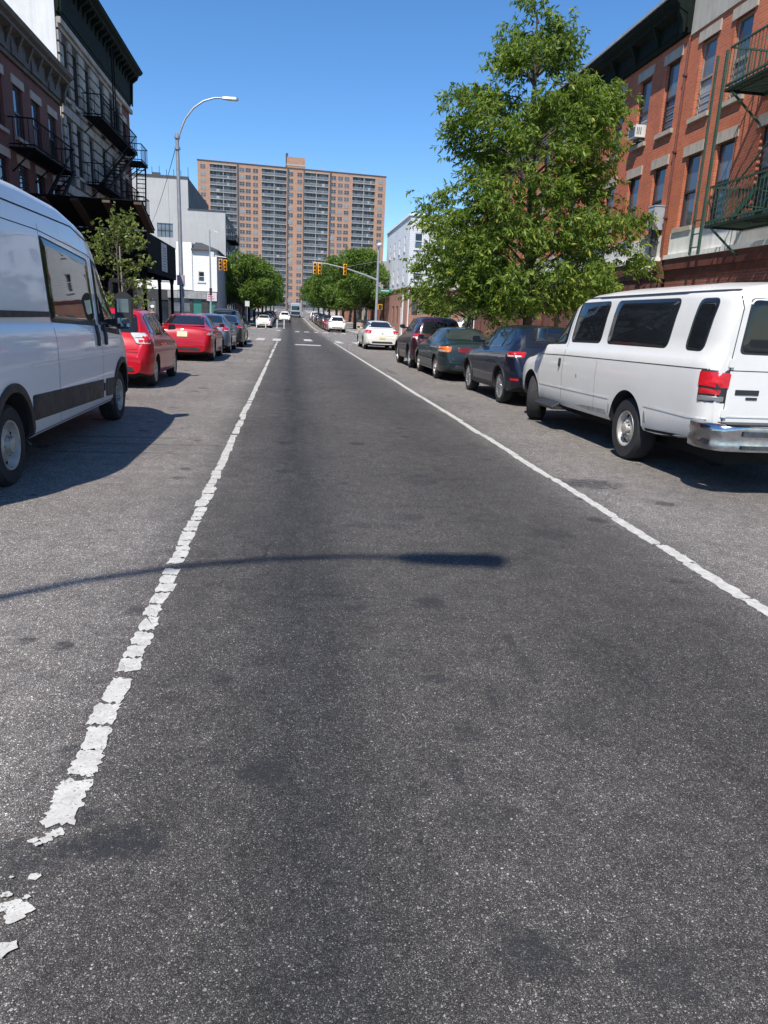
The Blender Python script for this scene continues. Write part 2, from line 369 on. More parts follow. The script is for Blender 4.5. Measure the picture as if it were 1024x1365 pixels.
# ---- paint: worn, broken pieces, each with its own ragged edge
def ragged(mb, x0, x1, y0, y1, z, jag, step, skew=0):
    s0 = random.uniform(-1, 1)*jag*1.1; s1 = random.uniform(-.6, .9)*jag; x0 += s0-s1; x1 += s0+s1
    n = max(2, int((y1-y0)/step)); Lf, Rt = [], []
    for i in range(n+1):
        y = y0+(y1-y0)*i/n; e = 1 if 0 < i < n else .0
        Lf.append((x0+random.uniform(-jag, jag)+(0 if e else jag*.3), y+random.uniform(-jag, jag)*.6)); Rt.append((x1+random.uniform(-jag, jag)-(0 if e else jag*.3), y+skew+random.uniform(-jag, jag)*.6))
    tt = [i/9 for i in range(1, 9)]
    ends0 = [(x0+(x1-x0)*t, y0+skew*t+random.uniform(-jag, jag)*1.3) for t in tt]
    ends1 = [(x0+(x1-x0)*t, y1+skew*t+random.uniform(-jag, jag)*1.3) for t in reversed(tt)]
    poly = Lf[:1]+ends0+Rt+ends1+Lf[:0:-1]
    mb.add([(x, y, gz(y)+z) for x, y in poly], [tuple(range(len(poly)))])
def line(xc, wd, y0, y1, cuts, jag, seed):
    random.seed(seed)
    root = tag(bpy.data.objects.new('lane_line', None), kind='structure'); COL.objects.link(root); ORG[root.name] = Vector((0, 0, 0))
    for (a, b_) in cuts:
        mb = MB(); ragged(mb, xc-wd/2, xc+wd/2, a, b_, .004, jag*(1.0 if a < 12 else .6), max(.011, min(.3, (a-1)*.012)), random.uniform(-.02, .02))
        mb.build('paint_piece', PAINT, root, fix=False)
    return root
# left line: heavily worn near the camera
random.seed(3)
cuts = []
for px0, px1 in ((1102, 1040), (1034, 999), (997.5, 967), (965.5, 938), (936, 903), (897, 879), (877.5, 861), (859.5, 843), (841, 823), (821.5, 806), (805, 791), (789.5, 779), (778, 767), (766, 758)):
    cuts.append((at_z(80 if px0 > 1000 else 150, px0).y, at_z(120, px1).y if px0 > 1000 else at_z(180, px1).y))
y = 4.30
while y < 20:
    l = random.uniform(.07, .2)*(1+(y-4)*.12); cuts.append((y, y+l)); y += l+random.uniform(.004, .014)*(1+(y-4)*.12)*(6 if random.random() < .06 else 1)
while y < 43:
    l = random.uniform(1.2, 3.5); cuts.append((y, y+l)); y += l+random.uniform(.25, .9)
line(-.69, .086, 1.5, 43, cuts, .0095, 5)
random.seed(9); mbs = []                                 # crumbs of paint left by the oil stain
root = [o for o in COL.objects if o.name == 'lane_line'][0]
for ci, (px, py, r) in enumerate(((62, 1120, .022), (75, 1112, .03), (45, 1122, .016), (45, 1170, .022), (30, 1215, .03), (12, 1210, .035), (18, 1225, .028), (36, 1198, .012), (8, 1195, .016), (15, 1172, .007), (5, 1268, .035), (50, 1128, .012))):
    o = at_z(px, py); mb = MB(); n = 14
    mb.add([(o.x+math.cos(2*math.pi*i/n)*r*random.uniform(.55, 1.2), o.y+math.sin(2*math.pi*i/n)*r*random.uniform(.4, .9), .004+.0004*ci) for i in range(n)], [tuple(range(n))])
    mb.build('paint_piece', PAINT, root, fix=False)
cuts = []; y = 1.6
while y < 44:
    l = random.uniform(.12, .35)*(1+(y-1)*.5); cuts.append((y, y+l)); y += l+random.uniform(.004, .012)*(1+(y-1)*.12)
line(2.72, .09, 1.6, 44, cuts, .010, 6)
def marks(name, rects, jag=.02):
    root = tag(bpy.data.objects.new(name, None), kind='structure'); COL.objects.link(root); ORG[root.name] = Vector((0, 0, 0))
    for (x0, x1, y0, y1) in rects:
        mb = MB(); ragged(mb, x0, x1, y0, y1, .0045, jag, .4); mb.build('paint_bar', PAINT, root, fix=False)
marks('crosswalk', [(-3.0, -2.5, 44.6, 48.0), (-1.95, -1.5, 44.6, 48.2), (-.98, -.55, 44.4, 48.4), (.95, 1.4, 46.0, 49.6), (2.9, 3.3, 44.3, 48.2), (3.95, 4.35, 43.8, 47.2), (5.0, 5.4, 44.2, 47.2)], .05)
marks('stop_line', [(.35, 1.75, 39.1, 40.3)], .1)
marks('crosswalk', [(.55+i*.92, .95+i*.92, 70.6, 73.6) for i in range(6)]+[(-1.3, -.9, 73, 76)], .05)
marks('stop_line', [(-4.1, -1.2, 79.5, 81.6)], .05)
cuts = []; y = 77
random.seed(4)
while y < 200:
    l = random.uniform(3, 6); cuts.append((y, y+l)); y += l+random.uniform(.1, .5)
line(3.05, .13, 77, 200, cuts, .02, 8)
# ------------------------------------------------------------------ buildings
BR_R = brick('orange_red_brick', (.56, .140, .060), (.46, .108, .048), (.44, .24, .155), dirt=.22, ms=.008)
BR_D = brick('dark_red_brick', (.20, .060, .045), (.145, .045, .036), (.16, .11, .09), dirt=.35)
BR_F = brick('far_corner_brick', (.40, .17, .115), (.33, .135, .09), (.34, .25, .2), dirt=.2)
BR_T = brick('tower_brick', (.42, .235, .155), (.36, .195, .125), (.38, .27, .2), bw=.45, bh=.16, dirt=.12)
STONE = M('lintel_stone', (.44, .38, .31), .8, var=.15, vs=4, bump=.3, streak=.25)
BROWN = M('banded_limestone', (.37, .335, .285), .85, var=.3, vs=1.1, bump=.4, bs=12, streak=.35)
GREENC = M('dark_green_cornice', (.009, .015, .012), .85, spec=.15, var=.3, vs=3, streak=.3)
BRNC = M('weathered_brown_cornice', (.075, .058, .044), .7, var=.4, vs=4, bump=.4, bs=20)
WHITEW = M('whitewashed_brick', (.72, .71, .68), .8, var=.08, vs=.9, bump=.5, bs=9, streak=.14)
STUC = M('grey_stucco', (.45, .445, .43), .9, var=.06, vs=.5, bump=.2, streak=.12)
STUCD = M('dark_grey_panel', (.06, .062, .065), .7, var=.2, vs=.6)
BEIGE = M('parapet_render', (.42, .385, .33), .9, var=.14, vs=1.2, bump=.2, streak=.2)
BANDW = M('painted_white_band', (.76, .75, .71), .75, var=.1, vs=2, streak=.25, bump=.2)
FRM = M('dark_sash', (.035, .03, .028), .5); FRMW = M('white_sash', (.66, .66, .64), .5); FRMB = M('tan_sash', (.30, .25, .20), .6)
ROOFM = M('tar_roof', (.06, .06, .06), .95)
GL = [glass('window_glass_blue', (.055, .075, .095), 1.75), glass('window_glass_dark', (.018, .022, .027), 1.6), glass('window_glass_blind', (.26, .28, .29), 1.6), glass('window_glass_grey', (.11, .125, .14), 1.7)]
STEEL_G = M('green_fire_escape_paint', (.030, .068, .046), .7, var=.3, vs=5, bump=.2)
STEEL_K = M('black_fire_escape_paint', (.009, .009, .010), .85, var=.3, vs=5, spec=.15)
STEEL_GD = M('shaded_green_grating', (.018, .030, .022), .85, var=.3, vs=5, spec=.15)  # darker copy of the green, with the platforms' shade painted in
JOINT_SHADE = M('joint_shade', (.07, .062, .053), .95, var=.3, vs=2)  # shade between the stone courses put into a dark backing colour
BRNSHOP = M('brown_storefront_trim', (.14, .045, .032), .6, var=.3, vs=4, streak=.3)
WINMESH = {}
def window(par, fr, u, v, wd, ht, frm, panes, lintel=None, sill=None, dep=.16, bars=0, key=''):
    """sash window in an opening whose bottom centre is (u, v)"""
    k = (id(fr), round(wd, 3), round(ht, 3), frm.name, bars)
    if k not in WINMESH:
        o = fr(0, 0, 0); mb = MB(); h = wd/2; t = .055
        for a in ((-h, -h+t, 0, ht), (h-t, h, 0, ht), (-h+t, h-t, 0, t), (-h+t, h-t, ht-t, ht)): mb.fbox(fr, *a, -dep, -dep+.07)
        mb.fbox(fr, -h+t, h-t, ht*.5-.03, ht*.5+.03, -dep, -dep+.08)
        for i in range(bars): mb.fbox(fr, -h+t, h-t, ht*(.10+.09*i), ht*(.10+.09*i)+.022, -dep+.09, -dep+.105)
        pu = MB().fbox(fr, -h+t, h-t, ht*.5+.03, ht-t, -dep+.02, -dep+.045); pl = MB().fbox(fr, -h+t, h-t, t, ht*.5-.03, -dep, -dep+.02)
        WINMESH[k] = (mb.mesh('window', frm, o), {g.name: (pu.mesh('pane', g, o), pl.mesh('pane', g, o)) for g in GL},
                      MB().fbox(fr, -h-.13, h+.13, ht, ht+.27, -.05, .045).mesh('lintel', lintel, o) if lintel else None,
                      MB().fbox(fr, -h-.11, h+.11, -.12, 0, -.12, .085).mesh('sill', sill, o) if sill else None)
    fm, pn, lm, sm = WINMESH[k]; loc = fr(u, v, 0)-ORG[par.name]
    wo = link('window', fm, par, loc)
    link('pane', pn[panes[0].name][0], wo); link('pane', pn[panes[1].name][1], wo)
    if lm: link('lintel', lm, par, loc)
    if sm: link('sill', sm, par, loc)
    return wo
def boxpart(par, name, m, *b): return MB().box(*b).build(name, m, par)
def fpart(par, name, m, fr, *b): return MB().fbox(fr, *b).build(name, m, par)
def shell(par, m, x0, x1, y0, y1, z0, z1, skip=''):     # remaining outside walls, a step inside the facade, and the roof
    mb = MB()
    P = {'w': [(x0, y0), (x0, y1)], 'e': [(x1, y0), (x1, y1)], 's': [(x0, y0), (x1, y0)], 'n': [(x0, y1), (x1, y1)]}
    for k, (a, b_) in P.items():
        if k not in skip: mb.add([(*a, z0), (*b_, z0), (*b_, z1), (*a, z1)], [(0, 1, 2, 3)])
    mb.build('side_wall', m, par); MB().add([(x0, y0, z1-.25), (x1, y0, z1-.25), (x1, y1, z1-.25), (x0, y1, z1-.25)], [(0, 1, 2, 3)]).build('roof', ROOFM, par)
def cornice(par, fr, u0, u1, v0, v1, out, m, nb, m2=None):
    prof = [(0, v0), (.10, v0), (.12, v0+.12), (.16, v0+.14), (.18, v1-.42), (out*.7, v1-.30), (out*.72, v1-.22), (out*.92, v1-.14), (out, v1-.04), (out, v1), (0, v1)]
    MB().prism(prof, lambda a, b: fr(u0, b, a), lambda a, b: fr(u1, b, a)).build('cornice', m, par)
    bp = [(.17, v1-.78), (.22, v1-.80), (.27, v1-.62), (out*.62, v1-.42), (out*.66, v1-.32), (.16, v1-.32)]
    for i in range(nb):
        u = u0+.12+(u1-u0-.24)*i/(nb-1)
        big = i in (0, nb-1); wd = .10 if big else .06; e = .02 if big else 0
        MB().prism([(a+e, b-(v1-.8-v0 if big and b < v1-.7 else 0)) for a, b in bp], lambda a, b: fr(u-wd, b, a), lambda a, b: fr(u+wd, b, a)).build('bracket', m2 or m, par)
def fire_escape(par_name, label, fr, u0, u1, levels, depth, m, stair_dir=1, rail=.88, ladder=None, bal=.13, group=None):
    o = fr((u0+u1)/2, 0, 0); root = thing(par_name, label, 'fire escape', (o.x, o.y, levels[0]), 0, group)
    for li, v in enumerate(levels):
        mb = MB()
        for t in (0.02, depth): mb.fbox(fr, u0, u1, v-.06, v, t-.02, t+.02)
        for u in (u0, u1-.04): mb.fbox(fr, u, u+.04, v-.06, v, .02, depth)
        n = int((u1-u0)/.09)
        for i in range(n): mb.fbox(fr, u0+.04+i*(u1-u0-.04)/n, u0+.085+i*(u1-u0-.04)/n, v-.012, v+.003, .03, depth-.02)
        mb.build('platform', STEEL_GD if m is STEEL_G else m, root)
        mb = MB()
        for hz in (rail, .08): 
            mb.fbox(fr, u0, u1, v+hz-.02, v+hz+.02, depth-.02, depth+.02)
            for u in (u0, u1-.035): mb.fbox(fr, u, u+.035, v+hz-.02, v+hz+.02, .02, depth)
        n = int((u1-u0)/bal)
        for i in range(n+1):
            u = u0+(u1-u0-.02)*i/n; mb.fbox(fr, u, u+.013, v, v+rail, depth-.0065, depth+.0065)
        for i in range(1, int(depth/bal)):
            for u in (u0, u1-.02): mb.fbox(fr, u, u+.018, v, v+rail, i*bal-.009, i*bal+.009)
        mb.build('railing', m, root)
        for u in (u0+.12, (u0+u1)/2, u1-.12):            # struts to the wall
            MB().bar(fr(u, v-.03, depth-.06), fr(u, v-.75, .01), .04).build('strut', m, root)
        if li:
            vl = levels[li-1]; a, b_ = (u0+.35, u1-.9) if stair_dir > 0 else (u1-.35, u0+.9)
            st = MB()
            for w_ in (depth*.42, depth*.42+.5): st.bar(fr(a, v, w_), fr(b_, vl, w_), .05, .14)
            ns = 11
            for i in range(1, ns):
                u = a+(b_-a)*i/ns; z = v+(vl-v)*i/ns; st.fbox(fr, u-.09, u+.09, z-.012, z+.012, depth*.42, depth*.42+.5)
            st.build('stair', m, root)
            hr = MB()
            for w_ in (depth*.42+.5,): hr.bar(fr(a, v+.8, w_), fr(b_, vl+.8, w_), .03)
            hr.build('handrail', m, root)
    if ladder:
        ul, va, vb = ladder; mb = MB()
        for du, q in ((-.2, .032), (.2, .018)): mb.fbox(fr, ul+du-q, ul+du+q, vb, va, depth+.03, depth+.085)
        n = int((va-vb)/.32*(.27 if va > 7 else 1))
        for i in range(n): mb.fbox(fr, ul-.17, ul+.17, vb+.15+i*.32, vb+.175+i*.32, depth+.045, depth+.07)
        mb.build('ladder', m, root)
    return root

# ---------- right side: two brick row houses
FX = 11.2
frR = frame((FX, 0, 0), (0, 1, 0), (-1, 0, 0))
def row_house_right(y0, y1, wins, label, name, top, trims):
    t = thing(name, label, 'building', (FX, (y0+y1)/2, .13))
    holes = []
    for y in wins:
        for (v, h) in ((7.35, 1.9), (4.45, 1.92)): holes.append((y-.39, y+.39, v, v+h))
    wall(MB(), frR, y0, y1, 3.62, top, holes, .2).build('brick_wall', BR_R, t)
    random.seed(int(y0*10))
    for y in wins:
        for (v, h) in ((7.35, 1.9), (4.45, 1.92)):
            g1 = random.choice((0, 0, 3, 2)); g2 = random.choice((0, 3, 1, 2))
            window(t, frR, y, v, .78, h, FRM if random.random() < .6 else FRMB, (GL[g1], GL[g2]), STONE, STONE, bars=random.choice((0, 4, 5)))
    shell(t, BR_D, FX, FX+14, y0, y1, 0, top, 'w')
    return t
ta = row_house_right(8.0, 21.68, [9.9, 11.75, 13.6, 15.45, 17.25, 19.1, 20.66], 'orange brick row house with plain beige parapet behind the green fire escape', 'row_house', 9.62, 0)
fpart(ta, 'parapet', BEIGE, frR, 8.0, 21.66, 9.62, 10.75, -.3, .05)
fpart(ta, 'coping', STONE, frR, 8.0, 21.67, 10.75, 10.87, -.35, .12)
tb = row_house_right(21.70, 44.0, [22.56, 24.25, 26.1, 27.9, 29.7, 31.5, 33.3, 35.1, 36.9, 38.7, 40.5, 42.3], 'orange brick row house under a projecting dark green cornice', 'row_house', 9.75, 0)
cornice(tb, frR, 21.75, 43.98, 9.72, 10.62, .62, GREENC, 16)
fpart(tb, 'cornice_cap', M('pale_cornice_edge', (.34, .36, .36), .6, streak=.3), frR, 21.7, 44.0, 10.62, 10.70, -.05, .67)
# painted band and shop fronts below
for t, a, b_ in ((ta, 8.0, 21.3), (tb, 21.75, 44.0)):
    fpart(t, 'painted_band', BANDW, frR, a, b_, 3.70, 4.335, -.02, .03)
    fpart(t, 'ledge', BANDW, frR, a, b_, 3.60, 3.72, -.02, .16)
    fpart(t, 'shop_cornice', BRNSHOP, frR, a, b_, 3.30, 3.6, -.02, .11)
    fpart(t, 'shop_frieze', BRNSHOP, frR, a, b_, 3.12, 3.30, -.02, .05)
    hs = []; y = a+.8
    while y+2.0 < b_: hs.append((y, y+1.1, .9, 2.65)); hs.append((y+1.75, y+2.7, .15, 2.6)) if y+2.9 < b_ else None; y += 3.6
    wall(MB(), frR, a, b_, 0, 3.12, hs, .25).build('shop_wall', BR_D if t is tb else brick('shop_brick', (.30, .075, .05), (.22, .055, .04), (.25, .16, .12)), t)
    for (u0, u1, v0, v1) in hs:
        if v0 > .5: fpart(t, 'shop_window', GL[1], frR, u0, u1, v0, v1, -.24, -.2)
        else: fpart(t, 'door', BRNSHOP, frR, u0, u1, v0, v1, -.24, -.18)
# drain pipe, camera, air conditioners
pp = thing('drain_pipe', 'thin brown drain pipe running down the seam between the brick row houses', 'pipe', (11.1, 21.69, 3.8))
MB().tube([frR(21.69, 9.5, .05), frR(21.69, 3.85, .05)], .035, 8).build('pipe_run', BRNSHOP, pp)
for v in (8.6, 6.6, 4.8): MB().fbox(frR, 21.63, 21.75, v, v+.05, 0, .1).build('pipe_clamp', BRNSHOP, pp)
ACW = M('white_appliance', (.68, .68, .66), .5, var=.1, streak=.2); ACG = M('grey_vent', (.11, .11, .11), .6); ZINC = M('galvanised_sheet', (.44, .47, .50), .42, metal=.3, var=.12, vs=3)
def air_con(label, u, v, wd=.52, ht=.36, dp=.28):
    o = frR(u, v, 0); t = thing('air_conditioner', label, 'air conditioner', (o.x, o.y, v))
    fpart(t, 'casing', ACW, frR, u-wd/2, u+wd/2, v, v+ht, -.13, dp)
    for i in range(7): fpart(t, 'louver', ACG, frR, u-wd/2+.05, u+wd/2-.05, v+.04+i*.04, v+.06+i*.04, dp+.002, dp+.008)
    for i in range(3):
        mb = MB().box(FX-dp+.04+i*.06, FX-dp+.07+i*.06, u-wd/2-.006, u-wd/2-.001, v+.08, v+ht-.08); mb.build('louver', ACG, t)
    fpart(t, 'support', ACG, frR, u-wd/2+.05, u+wd/2-.05, v-.1, v-.002, -.12, .1)
air_con('white window air conditioner in an upper sash under the green cornice', 24.25, 7.52)
vb = thing('vent_box', 'tall pale sheet-metal vent box hung on the brick wall above the white band', 'vent box', (10.9, 21.5, 4.55))
fpart(vb, 'casing', ZINC, frR, 21.85, 22.25, 4.5, 5.16, .02, .34); fpart(vb, 'rim', ZINC, frR, 21.835, 22.265, 5.16, 5.19, .01, .355)
MB().fbox(frR, 21.97, 22.12, 3.75, 4.5, .04, .22).build('duct', STUCD, vb)
sc_ = thing('security_camera', 'small white security camera on the ledge of the shop front', 'camera', (11, 21.75, 3.45))
MB().bar(frR(21.8, 3.52, .1), frR(21.8, 3.40, .34), .05).build('bracket', ACW, sc_)
for k in (-1, 1): MB().tube([frR(21.8+k*.05, 3.42, .3), frR(21.8+k*.26, 3.32, .42)], [.05, .065], 10).build('camera_head', ACW, sc_, 40)
fire_escape('fire_escape', 'green painted fire escape on the orange brick row house with beige parapet', frR, 12.2, 17.75, [4.1, 7.12], 1.02, STEEL_G, 1, ladder=(17.98, 7.95, 3.45))

# ---------- left side
FL = -9.2
frL = frame((FL, 0, 0), (0, 1, 0), (1, 0, 0))
t = thing('row_house', 'dark red brick row house with weathered brown cornice beside the tall limestone tenement', 'building', (FL, 20, .13))
wins = [15.3, 17.2, 19.05, 20.9, 22.8, 24.65, 26.55, 28.4, 30.22, 32.1]
hs = [(y-.45, y+.45, v, v+h) for y in wins for v, h in ((6.95, 1.6), (4.4, 1.7))]
wall(MB(), frL, 8, 33.3, 3.5, 9.3, hs, .2).build('brick_wall', BR_D, t)
random.seed(5)
for y in wins:
    for v, h in ((6.95, 1.6), (4.4, 1.7)):
        window(t, frL, y, v, .9, h, FRM, (GL[random.choice((0, 1, 1))], GL[random.choice((1, 3, 2))]), STONE, STONE)
shell(t, BR_D, FL-14, FL, 8, 33.3, 0, 9.3, 'en')
cornice(t, frL, 8, 33.28, 9.2, 10.3, .6, BRNC, 26, BRNC)
for i in range(13): fpart(t, 'cornice_panel', BRNC, frL, 8.6+i*1.9, 9.9+i*1.9, 9.32, 9.72, .16, .2)
wall(MB(), frL, 8, 33.3, 0, 3.5, [(10+i*3, 12+i*3, .3, 2.8) for i in range(7)], .3).build('shop_wall', BRNSHOP, t)
for i in range(7): fpart(t, 'shop_window', GL[1], frL, 10+i*3, 12+i*3, .3, 2.8, -.28, -.22)
fire_escape('fire_escape', 'black fire escape balcony on the dark red brick row house', frL, 27.2, 31.9, [4.2, 6.5], .80, STEEL_K, -1, bal=.16)

t = thing('tenement', 'four storey banded limestone tenement with whitewashed side wall and dark green cornice', 'building', (FL, 40, .13))
wins = [34.25, 35.7, 37.6, 40.1, 42.1, 43.65]
rows = [(9.75, 2.0), (6.95, 1.9), (4.1, 1.85)]
hs = [(y-.42, y+.42, v, v+h) for y in wins for v, h in rows]
wall(MB(), frL, 33.42, 44.6, 3.4, 12.6, hs, .2).build('stone_wall', JOINT_SHADE, t)
edges = [33.42]+[e for y in wins for e in (y-.44, y+.44)]+[44.6]
z = 3.45
while z < 12.2:                                          # raised stone courses with open joints between
    inwin = any(v-.35 < z+.2 < v+h+.1 for v, h in rows)
    spans = list(zip(edges[::2], edges[1::2])) if inwin else [(33.42, 44.6)]
    for a, b_ in spans:
        n = max(1, round((b_-a)/1.3))
        for i in range(n): fpart(t, 'stone', BROWN, frL, a+(b_-a)*i/n+.012, a+(b_-a)*(i+1)/n-.012, z, z+.345, -.01, .085)
    z += .43
random.seed(8)
for y in wins:
    for v, h in rows: window(t, frL, y, v, .84, h, FRMW if random.random() < .4 else FRM, (GL[random.choice((0, 0, 3))], GL[random.choice((0, 1, 2))]), None, STONE, dep=.17)
wall(MB(), frL, 44.6, 46.9, 3.4, 12.6, [(45.05, 45.75, v, v+h-.3) for v, h in rows], .2).build('brick_bay', BR_D, t)
for v, h in rows: window(t, frL, 45.4, v, .7, h-.3, FRM, (GL[0], GL[1]), STONE, STONE)
fpart(t, 'moulding', BROWN, frL, 33.42, 46.9, 12.2, 12.42, .056, .2)
cornice(t, frL, 33.42, 46.9, 12.6, 14.4, .85, GREENC, 20)
wall(MB(), frL, 33.42, 46.9, 0, 3.4, [(34.5+i*3, 36.7+i*3, .3, 2.8) for i in range(4)], .3).build('shop_wall', BRNSHOP, t)
for i in range(4): fpart(t, 'shop_window', GL[1], frL, 34.5+i*3, 36.7+i*3, .3, 2.8, -.28, -.22)
MB().box(FL-16, FL-.005, 33.40, 33.62, 3, 15.0).build('white_side_wall', WHITEW, t)
shell(t, BR_D, FL-16, FL, 33.62, 46.9, 0, 14.2, 'es')
fire_escape('fire_escape', 'black fire escape with stairs on the banded limestone tenement', frL, 36.4, 44.3, [4.0, 6.85, 9.65], .85, STEEL_K, -1, bal=.15, ladder=(39.0, 13.2, 9.7))
fire_escape('fire_escape', 'narrow black fire escape balconies at the far brick corner of the tenement', frL, 44.9, 46.7, [6.75, 9.45], .95, STEEL_K, -1, bal=.2)

# pavement shed of dark plywood in front of the tenement
PLY = M('black_green_plywood', (.010, .012, .0115), .9, var=.35, vs=1.5, streak=.2, spec=.12); TIMB = M('brown_timber', (.062, .036, .021), .75, var=.3, vs=6, bump=.3)
sh = thing('pavement_shed', 'black plywood scaffold shed over the pavement in front of the tenement', 'scaffold shed', (-7.2, 33.5, .13))
for i in range(6): boxpart(sh, 'deck_board', PLY, -9.0, -5.47, 29.9+i*1.2, 31.08+i*1.2, 3.02, 3.14)
for i in range(6): boxpart(sh, 'plywood_panel', PLY, -5.47, -5.43, 29.9+i*1.2, 31.085+i*1.2, 2.9, 4.36)
for k in range(3): boxpart(sh, 'plywood_panel', PLY, -9.0+k*1.18, -7.83+k*1.18, 29.86, 29.895, 2.95, 4.36)
boxpart(sh, 'end_panel', PLY, -9.0, -5.43, 37.1, 37.14, 2.9, 4.36)
for k in range(4):                                       # catch boards leaning out over the near end
    a, b_ = -9.3+k*1.055, -9.3+k*1.055+1.04
    MB().add([(a, 29.86, 4.4), (b_, 29.86, 4.4), (b_, 27.5, 5.1), (a, 27.5, 5.1), (a, 29.86, 4.43), (b_, 29.86, 4.43), (b_, 27.5, 5.13), (a, 27.5, 5.13)],
             [(0, 3, 2, 1), (4, 5, 6, 7), (0, 1, 5, 4), (1, 2, 6, 5), (2, 3, 7, 6), (3, 0, 4, 7)]).build('catch_board', PLY, sh)
    MB().bar((b_-.15, 29.8, 4.33), (b_-.15, 27.5, 5.03), .26, .09).build('timber_arm', TIMB, sh)
for (x, y) in ((-5.6, 30.1), (-5.6, 33.4), (-5.6, 36.8), (-8.6, 30.1), (-8.6, 33.4), (-8.6, 36.8)):
    MB().tube([(x, y, .13), (x, y, 3.0)], .07, 10).build('post', STEEL_K, sh)
    MB().bar((x, y, 2.5), (x, y-.7, 3.0), .06).bar((x, y, 2.5), (x, y+.7, 3.0), .06).build('brace', STEEL_K, sh)
for y in (30.1, 33.4, 36.8): boxpart(sh, 'cross_beam', STEEL_K, -9.0, -5.5, y-.07, y+.07, 2.86, 3.01)
sg = thing('banner', 'white printed banner hung on the black plywood shed', 'banner', (-5.4, 34.2, 3.1))
boxpart(sg, 'sheet', M('banner_white', (.55, .56, .57), .6, var=.1, vs=3), -5.425, -5.415, 33.1, 34.5, 3.12, 4.26)
for i in range(9):
    z = 4.1-i*.11; wd_ = random.uniform(.5, 1.1); boxpart(sg, 'print_line', M('banner_print', (.16, .2, .24), .6), -5.414, -5.411, 33.8-wd_/2, 33.8+wd_/2, z-.045, z)

# far left corner: white clapboard house over a shop, grey loft block behind it
SIDW = siding('white_clapboard', (.70, .70, .68), .13)
def near_front(y): return frame((0, y, 0), (1, 0, 0), (0, -1, 0))
f80 = near_front(80)
t = thing('clapboard_house', 'white clapboard corner house above a shop with green door', 'building', (-11, 80, .13))
wall(MB(), f80, -16, -7.55, 3.55, 7.55, [(-9.45, -8.82, 4.5, 5.5), (-13.2, -12.5, 4.5, 5.6)], .12).build('clapboard_wall', SIDW, t)
boxpart(t, 'stair_tower', SIDW, -11.6, -10.05, 79.9, 84, 3.6, 8.3)
for u in (-9.135, -12.85): window(t, f80, u, 4.5, .62, 1.0, FRMW, (GL[1], GL[0]), None, FRMW, dep=.1)
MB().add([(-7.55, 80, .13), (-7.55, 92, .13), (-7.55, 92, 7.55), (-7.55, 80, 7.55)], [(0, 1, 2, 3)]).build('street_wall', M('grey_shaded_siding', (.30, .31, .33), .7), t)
boxpart(t, 'eave', STUCD, -10.1, -7.3, 79.7, 92, 7.55, 7.68)
MB().add([(-10.1, 79.7, 7.68), (-7.3, 79.7, 7.68), (-7.3, 92, 7.68), (-10.1, 92, 7.68), (-9.9, 82, 8.5), (-9.3, 82, 8.5), (-9.3, 90, 8.5), (-9.9, 90, 8.5)], [(0, 1, 5, 4), (1, 2, 6, 5), (2, 3, 7, 6), (3, 0, 4, 7), (4, 5, 6, 7)]).build('hip_roof', ROOFM, t)
boxpart(t, 'flat_roof', ROOFM, -16, -10.1, 80.1, 92, 7.45, 7.56)
AWN = M('grey_shop_fascia', (.26, .26, .25), .7, var=.25, vs=2); TEAL = M('teal_shop_paint', (.03, .16, .13), .5)
wall(MB(), f80, -16, -7.55, .13, 3.55, [(-15.2, -13.9, .9, 2.5), (-13.5, -12.6, .2, 2.5), (-12.2, -11.4, 1.4, 2.7), (-11.1, -10.4, 1.4, 2.7), (-10.1, -9.2, .2, 2.7), (-8.5, -7.8, .2, 2.7)], .2).build('shop_wall', M('dark_shop_front', (.035, .033, .032), .6, var=.3), t)
for (a, b_, c, d, m) in ((-15.2, -13.9, .9, 2.5, GL[3]), (-13.5, -12.6, .2, 2.5, GL[1]), (-12.2, -11.4, 1.4, 2.7, GL[3]), (-11.1, -10.4, 1.4, 2.7, GL[3]), (-10.1, -9.2, .2, 2.7, TEAL), (-8.5, -7.8, .2, 2.7, TEAL)):
    fpart(t, 'door' if c < .5 else 'shop_window', m, f80, a, b_, c, d, -.18, -.1)
for i in range(4): fpart(t, 'fascia_panel', AWN, f80, -12.6+i*1.0, -11.62+i*1.0, 2.75, 3.5, .02, .18)
bs = thing('shop_sign', 'white and pink shop sign board on the corner of the clapboard house', 'sign', (-8.1, 79.7, 2.7))
fpart(bs, 'board', M('sign_pinkish_white', (.62, .54, .55), .5, var=.2, vs=5), f80, -8.65, -7.6, 2.6, 3.45, .05, .12)
for i in range(3): fpart(bs, 'print_line', M('sign_red_print', (.42, .07, .09), .5), f80, -8.5, -8.1+.1*i, 3.2-.22*i, 3.3-.22*i, .121, .125)
t = thing('loft_block', 'grey stucco loft block rising behind the white clapboard house', 'building', (-14, 95, .2))
f95 = near_front(95)
wall(MB(), f95, -30, -12.2, .1, 16.7, [(-15.95, -14.1, 10.0, 11.6), (-19, -16.9, 10.0, 11.6)], .15).build('stucco_wall', STUC, t)
for (a, b_) in ((-15.95, -14.1), (-19, -16.9)):
    fpart(t, 'window', GL[3], f95, a, b_, 10, 11.6, -.14, -.1)
    for i in range(1, 4): fpart(t, 'mullion', FRM, f95, a+(b_-a)*i/4-.03, a+(b_-a)*i/4+.03, 10, 11.6, -.1, -.06)
    fpart(t, 'transom', FRM, f95, a, b_, 10.75, 10.81, -.1, -.055)
fpart(t, 'coping', STUCD, f95, -30, -12.1, 16.7, 16.95, -.4, .08)
fpart(t, 'roof_edge', STUCD, f95, -16.3, -15.4, 16.95, 17.2, -.4, .05)
MB().add([(-12.2, 95, .1), (-12.2, 118, .1), (-12.2, 118, 16.9), (-12.2, 95, 16.9)], [(0, 1, 2, 3)]).build('street_wall', STUCD, t)
